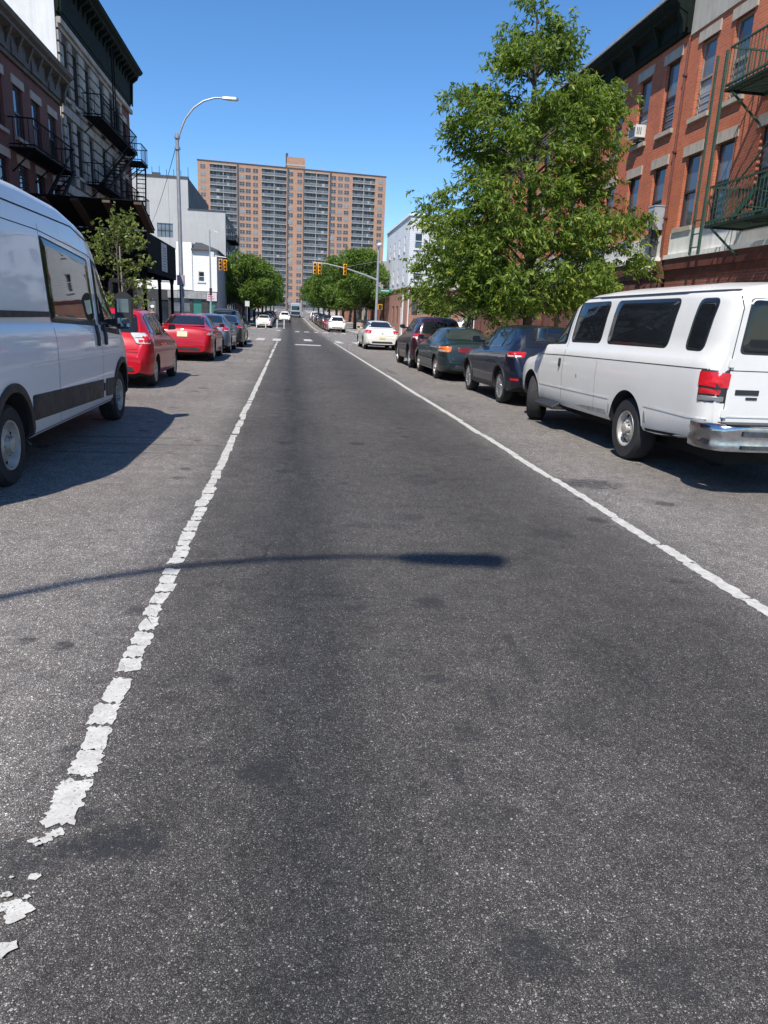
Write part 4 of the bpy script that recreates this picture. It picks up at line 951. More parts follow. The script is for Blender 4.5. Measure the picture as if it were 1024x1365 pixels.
class Car:
    def __init__(s, name, label, cat, loc, sp, pm, rotz=0, group=None, cut=True, step=.055):
        s.sp = sp; s.pm = pm; s.root = thing(name, label, cat, loc, rotz, group, local=True)
        y0, y1 = sp['y0'], sp['y1']; n = int((y1-y0)/step)
        ys = sorted({y0, y0+.012, y0+.03, y1-.03, y1-.012, y1, *[y0+(y1-y0)*i/n for i in range(1, n)]})
        sm = sp.get('sm', .05); offs = np.array([-1, -.6, -.2, .2, .6, 1])*sm
        def ev(k, y):
            p = sp[k]; return float(np.interp(np.clip(y+offs, y0, y1), [a for a, _ in p], [b for _, b in p]).mean())
        V, F, K = [], [], 18
        for y in ys:
            zb, zB, zt, w_, wr = ev('bot', y), ev('belt', y), ev('top', y), ev('wid', y), ev('roof', y)
            cr = sp.get('crown', .04); cr = min(cr, .3*max(.02, zt-zb)); zr = zt-cr; wr = min(wr, w_-.04)
            zB = min(zB, zr-.03); zB = max(zB, zb+.06); hb = zB-zb; e = min(sp.get('er', .06), .45*max(.01, zr-zB)); bl = sp.get('bulge', .012)
            A = (w_-.05, zB+.018); Bp = (wr, zr-e)
            h = [(0, zb-.012), (w_*.55, zb-.008), (w_-.11, zb), (w_-.045, zb+.02), (w_-.012, zb+.07), (w_, zb+.28*hb), (w_+bl, zb+.6*hb), (w_+bl*.4, zb+.86*hb), (w_-.016, zB-.014), (w_-.036, zB+.008),
                 (A[0]+(Bp[0]-A[0])*.33+bl*.8, A[1]+(Bp[1]-A[1])*.33), (A[0]+(Bp[0]-A[0])*.68+bl*.8, A[1]+(Bp[1]-A[1])*.68), Bp, (wr-.018, zr-e*.42), (wr-.055, zr-e*.1), (wr*.8, zr+cr*.32), (wr*.45, zr+cr*.78), (0, zt)]
            ring = [(x, y, z) for x, z in h]+[(-x, y, z) for x, z in h[-2:0:-1]]
            V += ring
        m = 2*K-2
        for i in range(len(ys)-1):
            for k in range(m): F.append((i*m+k, (i+1)*m+k, (i+1)*m+(k+1) % m, i*m+(k+1) % m))
        for b_, rev in ((0, 0), ((len(ys)-1)*m, 1)):
            for k in range(K-1):
                l0, l1 = k, k+1; r0, r1 = (m-k) % m, (m-k-1) % m
                q = [b_+x for x in (l0, l1, r1, r0)]; q = list(dict.fromkeys(q))
                if len(q) > 2: F.append(tuple(q if not rev else reversed(q)))
        s.bvh = BVHTree.FromPolygons([Vector(v) for v in V], F)
        me = bpy.data.meshes.new('body'); me.from_pydata(V, [], F)
        bm = bmesh.new(); bm.from_mesh(me); bmesh.ops.recalc_face_normals(bm, faces=bm.faces); bm.to_mesh(me); bm.free()
        me.materials.append(pm); me.materials.append(UNDER)
        s.body = link('body', me, s.root)
        r = sp['r']; ra = sp['arch']
        if cut:
            cb = MB()
            for ay in sp['axles']:
                for sg in (-1, 1):
                    wd = max(b for _, b in sp['wid']); a = sg*(wd-.32); b_ = sg*(wd+.2); nn = 40; base = len(cb.v)
                    ring = [(ra*math.cos(2*math.pi*k/nn), ra*math.sin(2*math.pi*k/nn)) for k in range(nn)]
                    cb.prism(ring, lambda p, q: (a, ay+p, r+.02+q), lambda p, q: (b_, ay+p, r+.02+q))
            co = link('cutter', cb.mesh('cutter', pm), s.root)
            md = s.body.modifiers.new('arches', 'BOOLEAN'); md.object = co; md.operation = 'DIFFERENCE'; md.solver = 'EXACT'
            dg = bpy.context.evaluated_depsgraph_get(); dg.update()
            nm = bpy.data.meshes.new_from_object(s.body.evaluated_get(dg)); s.body.modifiers.clear()
            bpy.data.objects.remove(co)
            if len(nm.polygons) > 500:
                s.body.data = nm; nm.name = 'body'
                if len(nm.materials) < 2: nm.materials.clear(); nm.materials.append(pm); nm.materials.append(UNDER)
        me = s.body.data
        for p in me.polygons:
            c = p.center; idx = 0
            for ay in sp['axles']:
                if math.hypot(c.y-ay, c.z-r-.02) < ra+.004 and cut and abs(math.hypot(c.y-ay, c.z-r-.02)-ra) < .03 and abs(p.normal.x) < .3: idx = 1
                if cut and math.hypot(c.y-ay, c.z-r-.02) < ra+.01 and abs(abs(c.x)-(max(b for _, b in sp['wid'])-.32)) < .01: idx = 1
            if p.normal.z < -.8 and c.z < .45: idx = 1
            p.material_index = idx
        me.polygons.foreach_set('use_smooth', [True]*len(me.polygons)); me.set_sharp_from_angle(angle=R(38))
    def hit(s, o, d):
        h = s.bvh.ray_cast(Vector(o), Vector(d))
        if h[0] is None: h = s.bvh.find_nearest(Vector(o)+Vector(d)*2.0)
        n = h[1]
        if n.dot(Vector(d)) > 0: n = -n
        return h[0], n
    def patch(s, name, outline, mat, view, off=.004, rnd=.04, parent=None, skirt=.012, rings=5, step=.06):
        """lay a panel with the given outline on the body, seen along 'view'"""
        out = dense(rpoly(outline, rnd) if rnd else outline, step); cx = sum(p[0] for p in out)/len(out); cy = sum(p[1] for p in out)/len(out)
        if view in ('L', 'R'): sg = -1 if view == 'L' else 1; f = lambda u, v: ((sg*3, u, v), (-sg, 0, 0))
        elif view == 'rear': f = lambda u, v: ((u, s.sp['y0']-2, v), (0, 1, 0))
        elif view == 'front': f = lambda u, v: ((u, s.sp['y1']+2, v), (0, -1, 0))
        elif view == 'top': f = lambda u, v: ((u, v, 5), (0, 0, -1))
        elif view[0] == 'C':                              # corner views: C + (L/R) + (r/f); u runs round the corner
            sx = -1 if view[1] == 'L' else 1; sy = -1 if view[2] == 'r' else 1; q = math.sqrt(.5); w0 = max(b for _, b in s.sp['wid']); e0 = abs(s.sp['y0' if sy < 0 else 'y1'])
            f = lambda u, v: ((sx*(w0-.12)+sx*q*2-sx*u*q, sy*(e0-.12)+sy*q*2+sy*u*q, v), (-sx*q, -sy*q, 0))
        n = len(out); V, F = [], []
        lv = [(1.0, -skirt), (1.0, off*.6), (.985, off)]+[(1-(k+1)/rings*.999, off) for k in range(rings)]
        for sc, of in lv:
            for u, v in out:
                h, nn = s.hit(*f(cx+(u-cx)*sc, cy+(v-cy)*sc)); V.append(tuple(h+nn*of))
        for i in range(len(lv)-1):
            for k in range(n): F.append((i*n+k, i*n+(k+1) % n, (i+1)*n+(k+1) % n, (i+1)*n+k))
        mb = MB(); mb.add(V, F)
        o = link(name, mb.mesh(name, mat, None, 50), parent or s.root); return o
    def both(s, name, outline, mat, **k): return [s.patch(name, outline, mat, v, **k) for v in ('L', 'R')]
    def seam(s, pts, view, wd=.007, mat=None, off=.0025, name='panel_gap'):
        P = []; 
        for a, b in zip(pts[:-1], pts[1:]):
            n = max(1, int(math.dist(a, b)/.05)); P += [(a[0]+(b[0]-a[0])*k/n, a[1]+(b[1]-a[1])*k/n) for k in range(n)]
        P.append(pts[-1]); V, F = [], []
        sg = -1 if view == 'L' else 1
        for i, p in enumerate(P):
            q, r_ = P[max(0, i-1)], P[min(len(P)-1, i+1)]; d = (r_[0]-q[0], r_[1]-q[1]); l = math.hypot(*d) or 1; nx, ny = -d[1]/l*wd/2, d[0]/l*wd/2
            for e in (1, -1):
                u, v = p[0]+nx*e, p[1]+ny*e
                o, dr = (((sg*3, u, v), (-sg, 0, 0)) if view in 'LR' else ((u, s.sp['y0']-2, v), (0, 1, 0)) if view == 'rear' else ((u, v, 5), (0, 0, -1)))
                h, nn = s.hit(o, dr); V.append(tuple(h+nn*off))
        for i in range(len(P)-1): F.append((2*i, 2*i+1, 2*i+3, 2*i+2))
        return link(name, MB().add(V, F).mesh(name, mat or GAP, None, None, False), s.root)
    def arch_trim(s, mat, t=.06, a0=-12, a1=192):
        for ay in s.sp['axles']:
            for v in ('L', 'R'):
                sg = -1 if v == 'L' else 1; V, F = [], []; n = 36; prof = [(0, -.02), (0, .016), (t*.5, .024), (t, .014), (t, -.02)]
                for i in range(n+1):
                    a = R(a0+(a1-a0)*i/n)
                    for dr, of in prof:
                        rr = s.sp['arch']-.004+dr; h, nn = s.hit((sg*3, ay+rr*math.cos(a), max(.2, s.sp['r']+.02+rr*math.sin(a))), (-sg, 0, 0))
                        V.append((h.x+sg*of if abs(h.x) > .5 else sg*(max(b for _, b in s.sp['wid'])+of), ay+rr*math.cos(a), s.sp['r']+.02+rr*math.sin(a)))
                m = len(prof)
                for i in range(n):
                    for k in range(m-1): F.append((i*m+k, i*m+k+1, (i+1)*m+k+1, (i+1)*m+k))
                link('arch_trim', MB().add(V, F).mesh('arch_trim', mat, None, 50), s.root)
    def wheels(s, wd, rr, style, inset=.03, steer=0):
        tm, rm, bm_ = wheel_mesh(s.sp['r'], wd, rr, style); hw = float(np.interp(0, *zip(*s.sp['wid'])))
        for i, ay in enumerate(s.sp['axles']):
            for sg in (-1, 1):
                o = link('wheel', tm, s.root, (sg*(hw-inset-wd/2), ay, s.sp['r'])); o.rotation_euler = (.4*i, 0, (math.pi if sg < 0 else 0)+(steer if i else 0))
                link('rim', rm, o); link('brake', bm_, o)
    def mirror(s, y, z, mat, w_=.20, h=.14, sx=None, dx=.10):
        for sg in (-1, 1):
            b, _ = s.hit((sg*3, y, z), (-sg, 0, 0)); x0 = b.x
            mb = MB(); mb.prism(rpoly([(0, 0), (w_, .02), (w_, h), (.03, h+.01)], .04), lambda u, v: (x0+sg*(dx+u), y-.07, z-.01+v), lambda u, v: (x0+sg*(dx+u*.86+.01), y+.10, z+v*.85))
            mb.bar((x0-sg*.02, y+.02, z+.02), (x0+sg*(dx+.05), y+.02, z+.04), .07, .05)
            o = link('mirror', mb.mesh('mirror', mat, None, 40), s.root)
            g = MB().prism(rpoly([(.02, .015), (w_-.02, .03), (w_-.02, h-.015), (.04, h-.01)], .03), lambda u, v: (x0+sg*(dx+u), y-.0715, z-.01+v), lambda u, v: (x0+sg*(dx+u), y-.074, z-.01+v))
            link('mirror_glass', g.mesh('mirror_glass', ALLOY if mat is BLKP else CARGL), o)
    def handles(s, ys, z, mat, wd=.16, h=.03):
        for y in ys:
            for v in ('L', 'R'): s.patch('door_handle', [(y-wd/2, z-h/2), (y+wd/2, z-h/2), (y+wd/2, z+h/2), (y-wd/2, z+h/2)], mat, v, off=.03, rnd=.012, skirt=.005, rings=2)
    def floor(s):
        mb = MB(); y0, y1 = s.sp['y0']+.25, s.sp['y1']-.25; w_ = .55
        mb.box(-w_, w_, y0, y1, s.sp['r']*.62, s.sp['r']*1.2); 
        for ay in s.sp['axles']: mb.tube([(-.7, ay, s.sp['r']), (.7, ay, s.sp['r'])], .05, 8)
        link('chassis', mb.mesh('chassis', UNDER), s.root)
def finish(cond): pass
P_SILVER = paint('pale_silver_paint', (.80, .80, .80), .0, .38, .2); P_WHITE = paint('old_white_paint', (.74, .72, .67), 0, .42, .6); P_RED = paint('bright_red_paint', (.50, .004, .014), .0, .35, .03)
P_RED2 = paint('crimson_paint', (.42, .004, .014), .0, .35, .04); P_NAVY = paint('navy_paint', (.005, .008, .020), .0, .34, .2); P_TEAL = paint('dark_teal_paint', (.018, .034, .037), .35, .38, .3); P_PLUM = paint('plum_paint', (.036, .010, .018), .3, .35, .25)
P_CREAM = paint('pearl_white_paint', (.72, .70, .64), .05, .38, .2); P_BLUE = paint('grey_blue_paint', (.12, .16, .22), .5, .36, .2); P_GRAPH = paint('graphite_paint', (.045, .05, .056), .5, .36, .2); P_BLACK = paint('black_paint', (.012, .012, .013), .2, .34, .25)

# ---------- tall cargo van, left
sp = dict(y0=-2.98, y1=3.0, r=.35, arch=.43, axles=(-1.98, 2.06), crown=.05, er=.08, bulge=.015, sm=.06,
          top=[(-2.98, 2.36), (-2.93, 2.46), (-2.7, 2.58), (-1.0, 2.60), (.1, 2.57), (.75, 2.48), (1.08, 2.41), (1.33, 2.27), (2.02, 1.58), (2.2, 1.46), (2.75, 1.28), (2.93, 1.05), (2.98, .8), (3.0, .6)],
          belt=[(-3, 1.36), (2.1, 1.30), (2.4, 1.16), (3, .75)], bot=[(-2.98, .42), (-2.7, .32), (2.6, .30), (3.0, .34)],
          wid=[(-2.98, .94), (-2.93, .99), (-2.8, 1.015), (2.2, 1.015), (2.6, .97), (2.85, .88), (3.0, .70)], roof=[(-2.98, .86), (-2.6, .89), (.9, .885), (1.5, .90), (2.1, .92), (2.6, .80), (3.0, .58)])
c = Car('cargo_van', 'tall silver cargo van with black lower cladding parked on the left kerb', 'van', (-3.31, 8.33, 0), sp, P_SILVER)
c.both('sliding_door_trim', [(-.70, 1.35), (.98, 1.29), (.98, 2.05), (-.70, 2.16)], BLKP, off=.003, rnd=.05)
c.both('window', [(-.68, 1.37), (.96, 1.31), (.96, 2.03), (-.68, 2.14)], CARGL2, off=.007, rnd=.05)
c.both('door_window_trim', [(1.10, 1.23), (2.06, 1.16), (2.00, 1.40), (1.48, 2.01), (1.14, 2.08)], BLKP, off=.003, rnd=.05)
c.both('window', [(1.14, 1.28), (1.96, 1.24), (1.92, 1.40), (1.46, 1.95), (1.18, 2.02)], CARGL, off=.007, rnd=.05)
c.both('cladding', [(-1.50, .49), (1.03, .43), (1.03, .65), (-1.50, .72)], BLKP, off=.016, rnd=.03)
c.both('cladding', [(1.18, .425), (1.60, .41), (1.60, .63), (1.18, .645)], BLKP, off=.016, rnd=.03)
c.both('fuel_flap', [(1.08, .50), (1.15, .50), (1.15, .60), (1.08, .60)], GAP, off=.003, rnd=.01)
c.both('slide_rail', [(-2.6, 1.40), (-.70, 1.40), (-.70, 1.45), (-2.6, 1.46)], BLKP, off=.012, rnd=.01)
for y in (.87, 1.22): c.both('door_handle', [(y-.04, 1.06), (y+.04, 1.06), (y+.04, 1.30), (y-.04, 1.30)], BLKP, off=.028, rnd=.03, step=.03)
for v in 'LR':
    c.seam([(1.055, .38), (1.055, 2.12)], v); c.seam([(-.70, .38), (-.70, 2.26)], v); c.seam([(-1.45, .36), (2.0, .36)], v, .01); c.seam([(-2.8, 2.20), (-.7, 2.20), (.96, 2.11), (1.2, 2.07)], v, .008)
    c.seam([(2.08, 1.12), (2.12, .95), (2.05, .86)], v); c.seam([(-1.5, .98), (2.1, .95)], v, .02, P_SILVER, .012, 'crease'); c.seam([(-2.7, 2.36), (.5, 2.36), (1.1, 2.26)], v, .014)
c.arch_trim(BLKP, .075); c.wheels(.225, .215, 'cap', .035); c.floor()
for sg in (-1, 1):                                        # big two-part door mirrors
    x0 = sg*1.0; y, z = 1.72, 1.36; mb = MB()
    mb.prism(rpoly([(.06, -.12), (.26, -.10), (.27, .30), (.20, .37), (.06, .33)], .06), lambda u, v: (x0+sg*u, y-.06, z+v), lambda u, v: (x0+sg*(u*.9+.015), y+.11, z+v*.95))
    mb.bar((x0-sg*.05, y+.04, z-.04), (x0+sg*.12, y+.02, z-.02), .12, .09); o = link('mirror', mb.mesh('mirror', BLKP, None, 40), c.root)
    link('mirror_glass', MB().box(*sorted((x0+sg*.09, x0+sg*.235)), y-.064, y-.061, z+.10, z+.27).mesh('mirror_glass', M('mirror_glass', (.45, .47, .5), .05, metal=1)), o)
    link('mirror_glass', MB().box(*sorted((x0+sg*.09, x0+sg*.235)), y-.064, y-.061, z-.08, z+.03).mesh('mirror_glass', MATS['mirror_glass']), o)
c.patch('windscreen', [(-.74, 1.58), (.74, 1.58), (.66, 2.15), (-.66, 2.15)], CARGL, 'front'); c.patch('grille', [(-.55, .75), (.55, .75), (.5, 1.0), (-.5, 1.0)], BLKP, 'front'); c.patch('bumper', [(-.7, .36), (.7, .36), (.7, .62), (-.7, .62)], BLKP, 'front', off=.03)
for v in ('CLr', 'CRr'): c.patch('tail_light', [(-.06, 1.0), (.06, 1.0), (.06, 1.7), (-.06, 1.7)], REDL, v, rnd=.02)
for sg in (-1, 1): c.patch('rear_window', [(sg*.08, 1.4), (sg*.72, 1.4), (sg*.70, 2.0), (sg*.08, 2.0)], CARGL, 'rear')
for sg in (-1, 1): c.patch('headlight', [(sg*.5, 1.0), (sg*.72, 1.05), (sg*.7, 1.25), (sg*.55, 1.2)], CLRL, 'front')
van = c
# ---------- white passenger van, right
sp = dict(y0=-2.95, y1=3.12, r=.37, arch=.44, axles=(-1.25, 2.26), crown=.11, er=.10, bulge=.016, sm=.05,
          top=[(-2.95, 1.88), (-2.92, 1.97), (-2.82, 2.04), (-2.0, 2.08), (0, 2.08), (.65, 2.05), (.88, 1.98), (1.10, 1.85), (1.80, 1.30), (1.95, 1.25), (2.8, 1.10), (3.0, 1.0), (3.08, .85), (3.12, .6)],
          belt=[(-3.2, 1.30), (1.8, 1.24), (2.4, 1.08), (3.12, .85)], bot=[(-2.95, .50), (-2.6, .47), (-2, .40), (2.6, .36), (3.12, .42)],
          wid=[(-2.95, .88), (-2.92, .93), (-2.86, .965), (-2.72, .99), (2.0, .99), (2.6, .965), (2.95, .90), (3.12, .74)], roof=[(-2.95, .79), (-2.88, .82), (-2.7, .84), (.8, .84), (1.2, .845), (1.8, .87), (2.6, .82), (3.12, .62)])
e = Car('passenger_van', 'old white passenger van with dented side and chrome bumper parked on the right kerb', 'van', (5.00, 9.42, 0), sp, P_WHITE)
for nm, o in (('window', [(-2.66, 1.36), (-2.32, 1.36), (-2.32, 1.86), (-2.66, 1.86)]), ('window', [(-1.95, 1.36), (-.42, 1.35), (-.42, 1.87), (-1.95, 1.87)]), ('window', [(-.22, 1.35), (.78, 1.33), (.80, 1.86), (-.22, 1.87)])):
    g = .010; k = [(p[0]+(g if p[0] > sum(q[0] for q in o)/4 else -g), p[1]+(g if p[1] > 1.6 else -g)) for p in o]
    e.both('window_seal', k, BLKP, off=.003, rnd=.09); e.both(nm, o, CARGL, off=.007, rnd=.08)
e.both('window_seal', [(.93, 1.29), (1.74, 1.25), (1.66, 1.34), (1.06, 1.84), (.95, 1.84)], BLKP, off=.003, rnd=.05); e.both('window', [(.955, 1.31), (1.70, 1.275), (1.63, 1.34), (1.05, 1.81), (.965, 1.81)], CARGL, off=.007, rnd=.05)
for v in 'LR':
    e.seam([(.86, .50), (.86, 1.2), (.90, 1.88)], v); e.seam([(1.88, .62), (1.90, 1.15), (1.84, 1.22)], v); e.seam([(-2.86, 1.19), (.84, 1.13), (1.9, 1.10), (2.5, 1.02)], v, .009)
    e.seam([(-.32, .48), (-.32, 1.12)], v, .005); e.seam([(-2.9, .72), (-1.72, .72)], v, .016, BANDW, .01, 'crease'); e.seam([(-.78, .70), (1.8, .66)], v, .016, BANDW, .01, 'crease')
    e.seam([(-2.80, 1.935), (.7, 1.925), (1.1, 1.84), (1.75, 1.33)], v, .013, BLKP, .010, 'drip_rail'); e.seam([(-2.9, .505), (-1.75, .44)], v, .03, UNDER, .003, 'sill_shadow')
e.wheels(.25, .215, 'steel', .03, steer=-.50); e.floor(); e.handles((.97, ), 1.02, BLKP, .03, .12)
DENT = M('bare_scuffed_metal', (.30, .29, .27), .45, metal=.4, var=.35, vs=9)
for q in ([(-.72, .47), (-.2, .455), (.3, .47), (.1, .50), (-.3, .515), (-.7, .53)], [(-1.78, .52), (-1.72, .50), (-1.71, .60), (-1.735, .66)], [(-.80, .50), (-.765, .50), (-.78, .64), (-.80, .62)], [(.30, .86), (.33, .84), (.34, .90), (.31, .91)]): e.patch('scuff', q, DENT, 'L', off=.002, rnd=.015, skirt=.003, step=.03)
e.patch('running_board', [(.9, .40), (1.72, .39), (1.72, .43), (.9, .44)], BLKP, 'L', off=.14, rnd=.01, skirt=.01)
for sg in (-1, 1):
    b = MB(); b.box(*sorted((sg*.80, sg*1.06)), .85, 1.75, .33, .37); link('step', b.mesh('step', BLKP), e.root)
    x0 = sg*.93; mb = MB(); mb.prism(rpoly([(.08, 0), (.26, .01), (.26, .24), (.08, .25)], .05), lambda u, v: (x0+sg*u, 1.62, 1.27+v), lambda u, v: (x0+sg*(u*.9+.01), 1.80, 1.28+v*.9)); mb.bar((x0-sg*.06, 1.7, 1.32), (x0+sg*.12, 1.7, 1.36), .08, .06)
    o = link('mirror', mb.mesh('mirror', BLKP, None, 40), e.root); link('mirror_glass', MB().box(*sorted((x0+sg*.10, x0+sg*.24)), 1.614, 1.618, 1.30, 1.49).mesh('mirror_glass', MATS['mirror_glass']), o)
TAPE = M('glossy_red_tape', (.62, .010, .018), .16, var=.2, vs=14, bump=.5, bs=25, coat=.5)
for v in ('CLr', 'CRr'):
    t_ = e.patch('tail_light', [(-.13, .88), (.13, .88), (.13, 1.185), (-.13, 1.185)], BLKP, v, rnd=.015, off=.006)
    e.patch('red_lens', [(-.135, 1.035), (.135, 1.02), (.14, 1.165), (-.135, 1.17)], TAPE, v, rnd=.02, off=.014, parent=t_)
    e.patch('red_lens', [(-.115, .955), (.075, .955), (.085, 1.00), (-.11, 1.01)], REDL, v, rnd=.01, off=.012, parent=t_); e.patch('clear_lens', [(-.12, .89), (.11, .89), (.11, .94), (-.12, .94)], M('dull_clear_lens', (.2, .2, .2), .3), v, rnd=.01, off=.012, parent=t_)
for sg in (-1, 1):
    e.patch('window_seal', [(sg*.05, 1.345), (sg*.745, 1.345), (sg*.70, 1.865), (sg*.05, 1.865)], BLKP, 'rear', off=.003, rnd=.06); e.patch('rear_window', [(sg*.07, 1.365), (sg*.725, 1.365), (sg*.685, 1.845), (sg*.07, 1.845)], CARGL, 'rear', off=.007, rnd=.06)
    e.seam([(sg*.81, .62), (sg*.81, 1.3), (sg*.755, 1.93)], 'rear', .009)
    for z in (.78, 1.26): e.patch('hinge', [(sg*.785, z-.04), (sg*.835, z-.04), (sg*.835, z+.04), (sg*.785, z+.04)], P_WHITE, 'rear', off=.022, rnd=.01, rings=2)
e.seam([(0, .62), (0, 1.93)], 'rear', .01); e.seam([(-.84, 1.19), (.84, 1.19)], 'rear', .007); e.seam([(-.84, .75), (.84, .75)], 'rear', .012, BANDW, .008, 'crease')
e.patch('badge', [(-.72, .96), (-.47, .96), (-.47, 1.01), (-.72, 1.01)], BLKP, 'rear', off=.006, rnd=.004, rings=2); e.patch('badge', [(-.60, .915), (-.48, .915), (-.48, .94), (-.60, .94)], BLKP, 'rear', off=.006, rnd=.004, rings=2)
mb = MB()                                                # wrap-round chrome bumper
path = [(-1.0, -2.78), (-1.03, -2.95), (-1.01, -3.10), (-.93, -3.20), (-.7, -3.235), (0, -3.25), (.7, -3.235), (.93, -3.20), (1.01, -3.10), (1.03, -2.95), (1.0, -2.78)]
prof = [(0, .47), (.03, .455), (.035, .52), (.02, .575), (.035, .63), (.03, .685), (-.0, .705), (-.06, .70)]
V = []
for i, p in enumerate(path):
    a, b = path[max(0, i-1)], path[min(len(path)-1, i+1)]; d = Vector((b[0]-a[0], b[1]-a[1])).normalized(); n = Vector((d.y, -d.x))
    if n.dot(Vector((p[0], p[1]+2.6))) < 0: n = -n
    V += [(p[0]+n.x*o, p[1]+n.y*o, z) for o, z in prof]
k = len(prof); mb.add(V, [(i*k+j, i*k+j+1, (i+1)*k+j+1, (i+1)*k+j) for i in range(len(path)-1) for j in range(k-1)])
link('rear_bumper', mb.mesh('rear_bumper', CHROME, None, 50), e.root)
for (za, zb_) in ((.478, .515), (.60, .645)): link('bumper_groove', MB().box(-.78, .78, -3.288, -3.275, za, zb_).mesh('bumper_groove', M('dark_chrome', (.10, .105, .11), .35, metal=.7, var=.5, vs=12)), e.root)  # two darker patchy bands along the bumper
link('bumper_pad', MB().box(-.92, .92, -3.24, -3.06, .703, .712).mesh('bumper_pad', BLKP), e.root); link('tow_bar', MB().box(-.4, .4, -3.1, -2.7, .36, .46).box(-.04, .04, -3.3, -3.05, .40, .46).mesh('tow_bar', UNDER), e.root)
e.patch('windscreen', [(-.76, 1.36), (.76, 1.36), (.72, 1.80), (-.72, 1.80)], CARGL, 'front'); e.patch('grille', [(-.5, .72), (.5, .72), (.5, .95), (-.5, .95)], CHROME, 'front'); e.patch('bumper', [(-.72, .45), (.72, .45), (.72, .62), (-.72, .62)], CHROME, 'front', off=.05)
for sg in (-1, 1): e.patch('headlight', [(sg*.52, .74), (sg*.68, .74), (sg*.68, .94), (sg*.52, .94)], CLRL, 'front')

# ---------- cars
def hatch(L=4.06, W=.85, H=1.52, arch=.34, r=.30):
    h = L/2
    return dict(y0=-h, y1=h, r=r, arch=arch, axles=(-1.28, 1.22), crown=.05, er=.08, bulge=.02,
        top=[(-h, .58), (-h+.03, .78), (-h+.10, .95), (-h+.20, 1.04), (-h+.52, H-.10), (-h+.72, H-.02), (-.6, H), (.05, H-.02), (.40, H-.10), (1.28, 1.00), (1.45, .95), (1.8, .80), (h-.08, .68), (h, .50)],
        belt=[(-h, .98), (-.5, .94), (1.2, .86), (h, .6)], bot=[(-h, .30), (-h+.3, .22), (h-.4, .19), (h, .26)],
        wid=[(-h, .62), (-h+.04, .70), (-h+.15, W-.06), (-h+.4, W), (h-.6, W), (h-.2, W-.10), (h, W-.30)], roof=[(-h, .58), (-h+.2, .70), (-h+.5, .60), (-.6, .60), (.4, .58), (1.28, .68), (h-.3, .66), (h, .45)])
def sedan(L=4.6, W=.90, H=1.43, tr=1.04, r=.32, arch=.37, ax=(-1.38, 1.34), old=False):
    h = L/2; k = .04 if old else 0
    return dict(y0=-h, y1=h, r=r, arch=arch, axles=ax, crown=.04, er=.06, bulge=.018,
        top=[(-h, .56), (-h+.03, .72), (-h+.07, .90), (-h+.12, tr-.03), (-h+.22, tr), (-h+.62+k, tr+.04), (-h+1.42, H-.045), (-.45, H), (.10, H-.015), (.42, H-.08), (1.18, tr-.02), (1.35, tr-.07), (h-.35, .80), (h-.08, .68), (h, .46)],
        belt=[(-h, .86), (-h+.3, .94), (-.6, .93), (1.2, .85), (h, .58)], bot=[(-h, .30), (-h+.35, .22), (h-.4, .19), (h, .25)],
        wid=[(-h, .64), (-h+.04, .74), (-h+.15, W-.07), (-h+.45, W-.01), (-.5, W), (h-.6, W), (h-.2, W-.10), (h, W-.32)], roof=[(-h, .62), (-h+.2, .72), (-h+.6, .66), (-h+1.4, .55), (-.45, .57), (.4, .56), (1.18, .68), (h-.3, .68), (h, .48)])
def suv(L=4.3, W=.90, H=1.56, r=.34, arch=.40, ax=(-1.32, 1.26), hood=1.02):
    h = L/2
    return dict(y0=-h, y1=h, r=r, arch=arch, axles=ax, crown=.05, er=.08, bulge=.02,
        top=[(-h, .62), (-h+.03, .80), (-h+.10, .98), (-h+.18, 1.06), (-h+.42, H-.12), (-h+.58, H-.04), (-h+.9, H), (-.3, H), (.12, H-.03), (.40, H-.10), (1.15, hood+.05), (1.32, hood), (h-.3, hood-.14), (h-.08, .78), (h, .52)],
        belt=[(-h, 1.06), (-.5, 1.0), (1.2, .93), (h, .7)], bot=[(-h, .38), (-h+.3, .27), (h-.4, .24), (h, .32)],
        wid=[(-h, .66), (-h+.04, .75), (-h+.15, W-.06), (-h+.4, W), (h-.6, W), (h-.2, W-.09), (h, W-.30)], roof=[(-h, .62), (-h+.2, .72), (-h+.5, .60), (-.6, .61), (.4, .59), (1.15, .70), (h-.3, .70), (h, .5)])
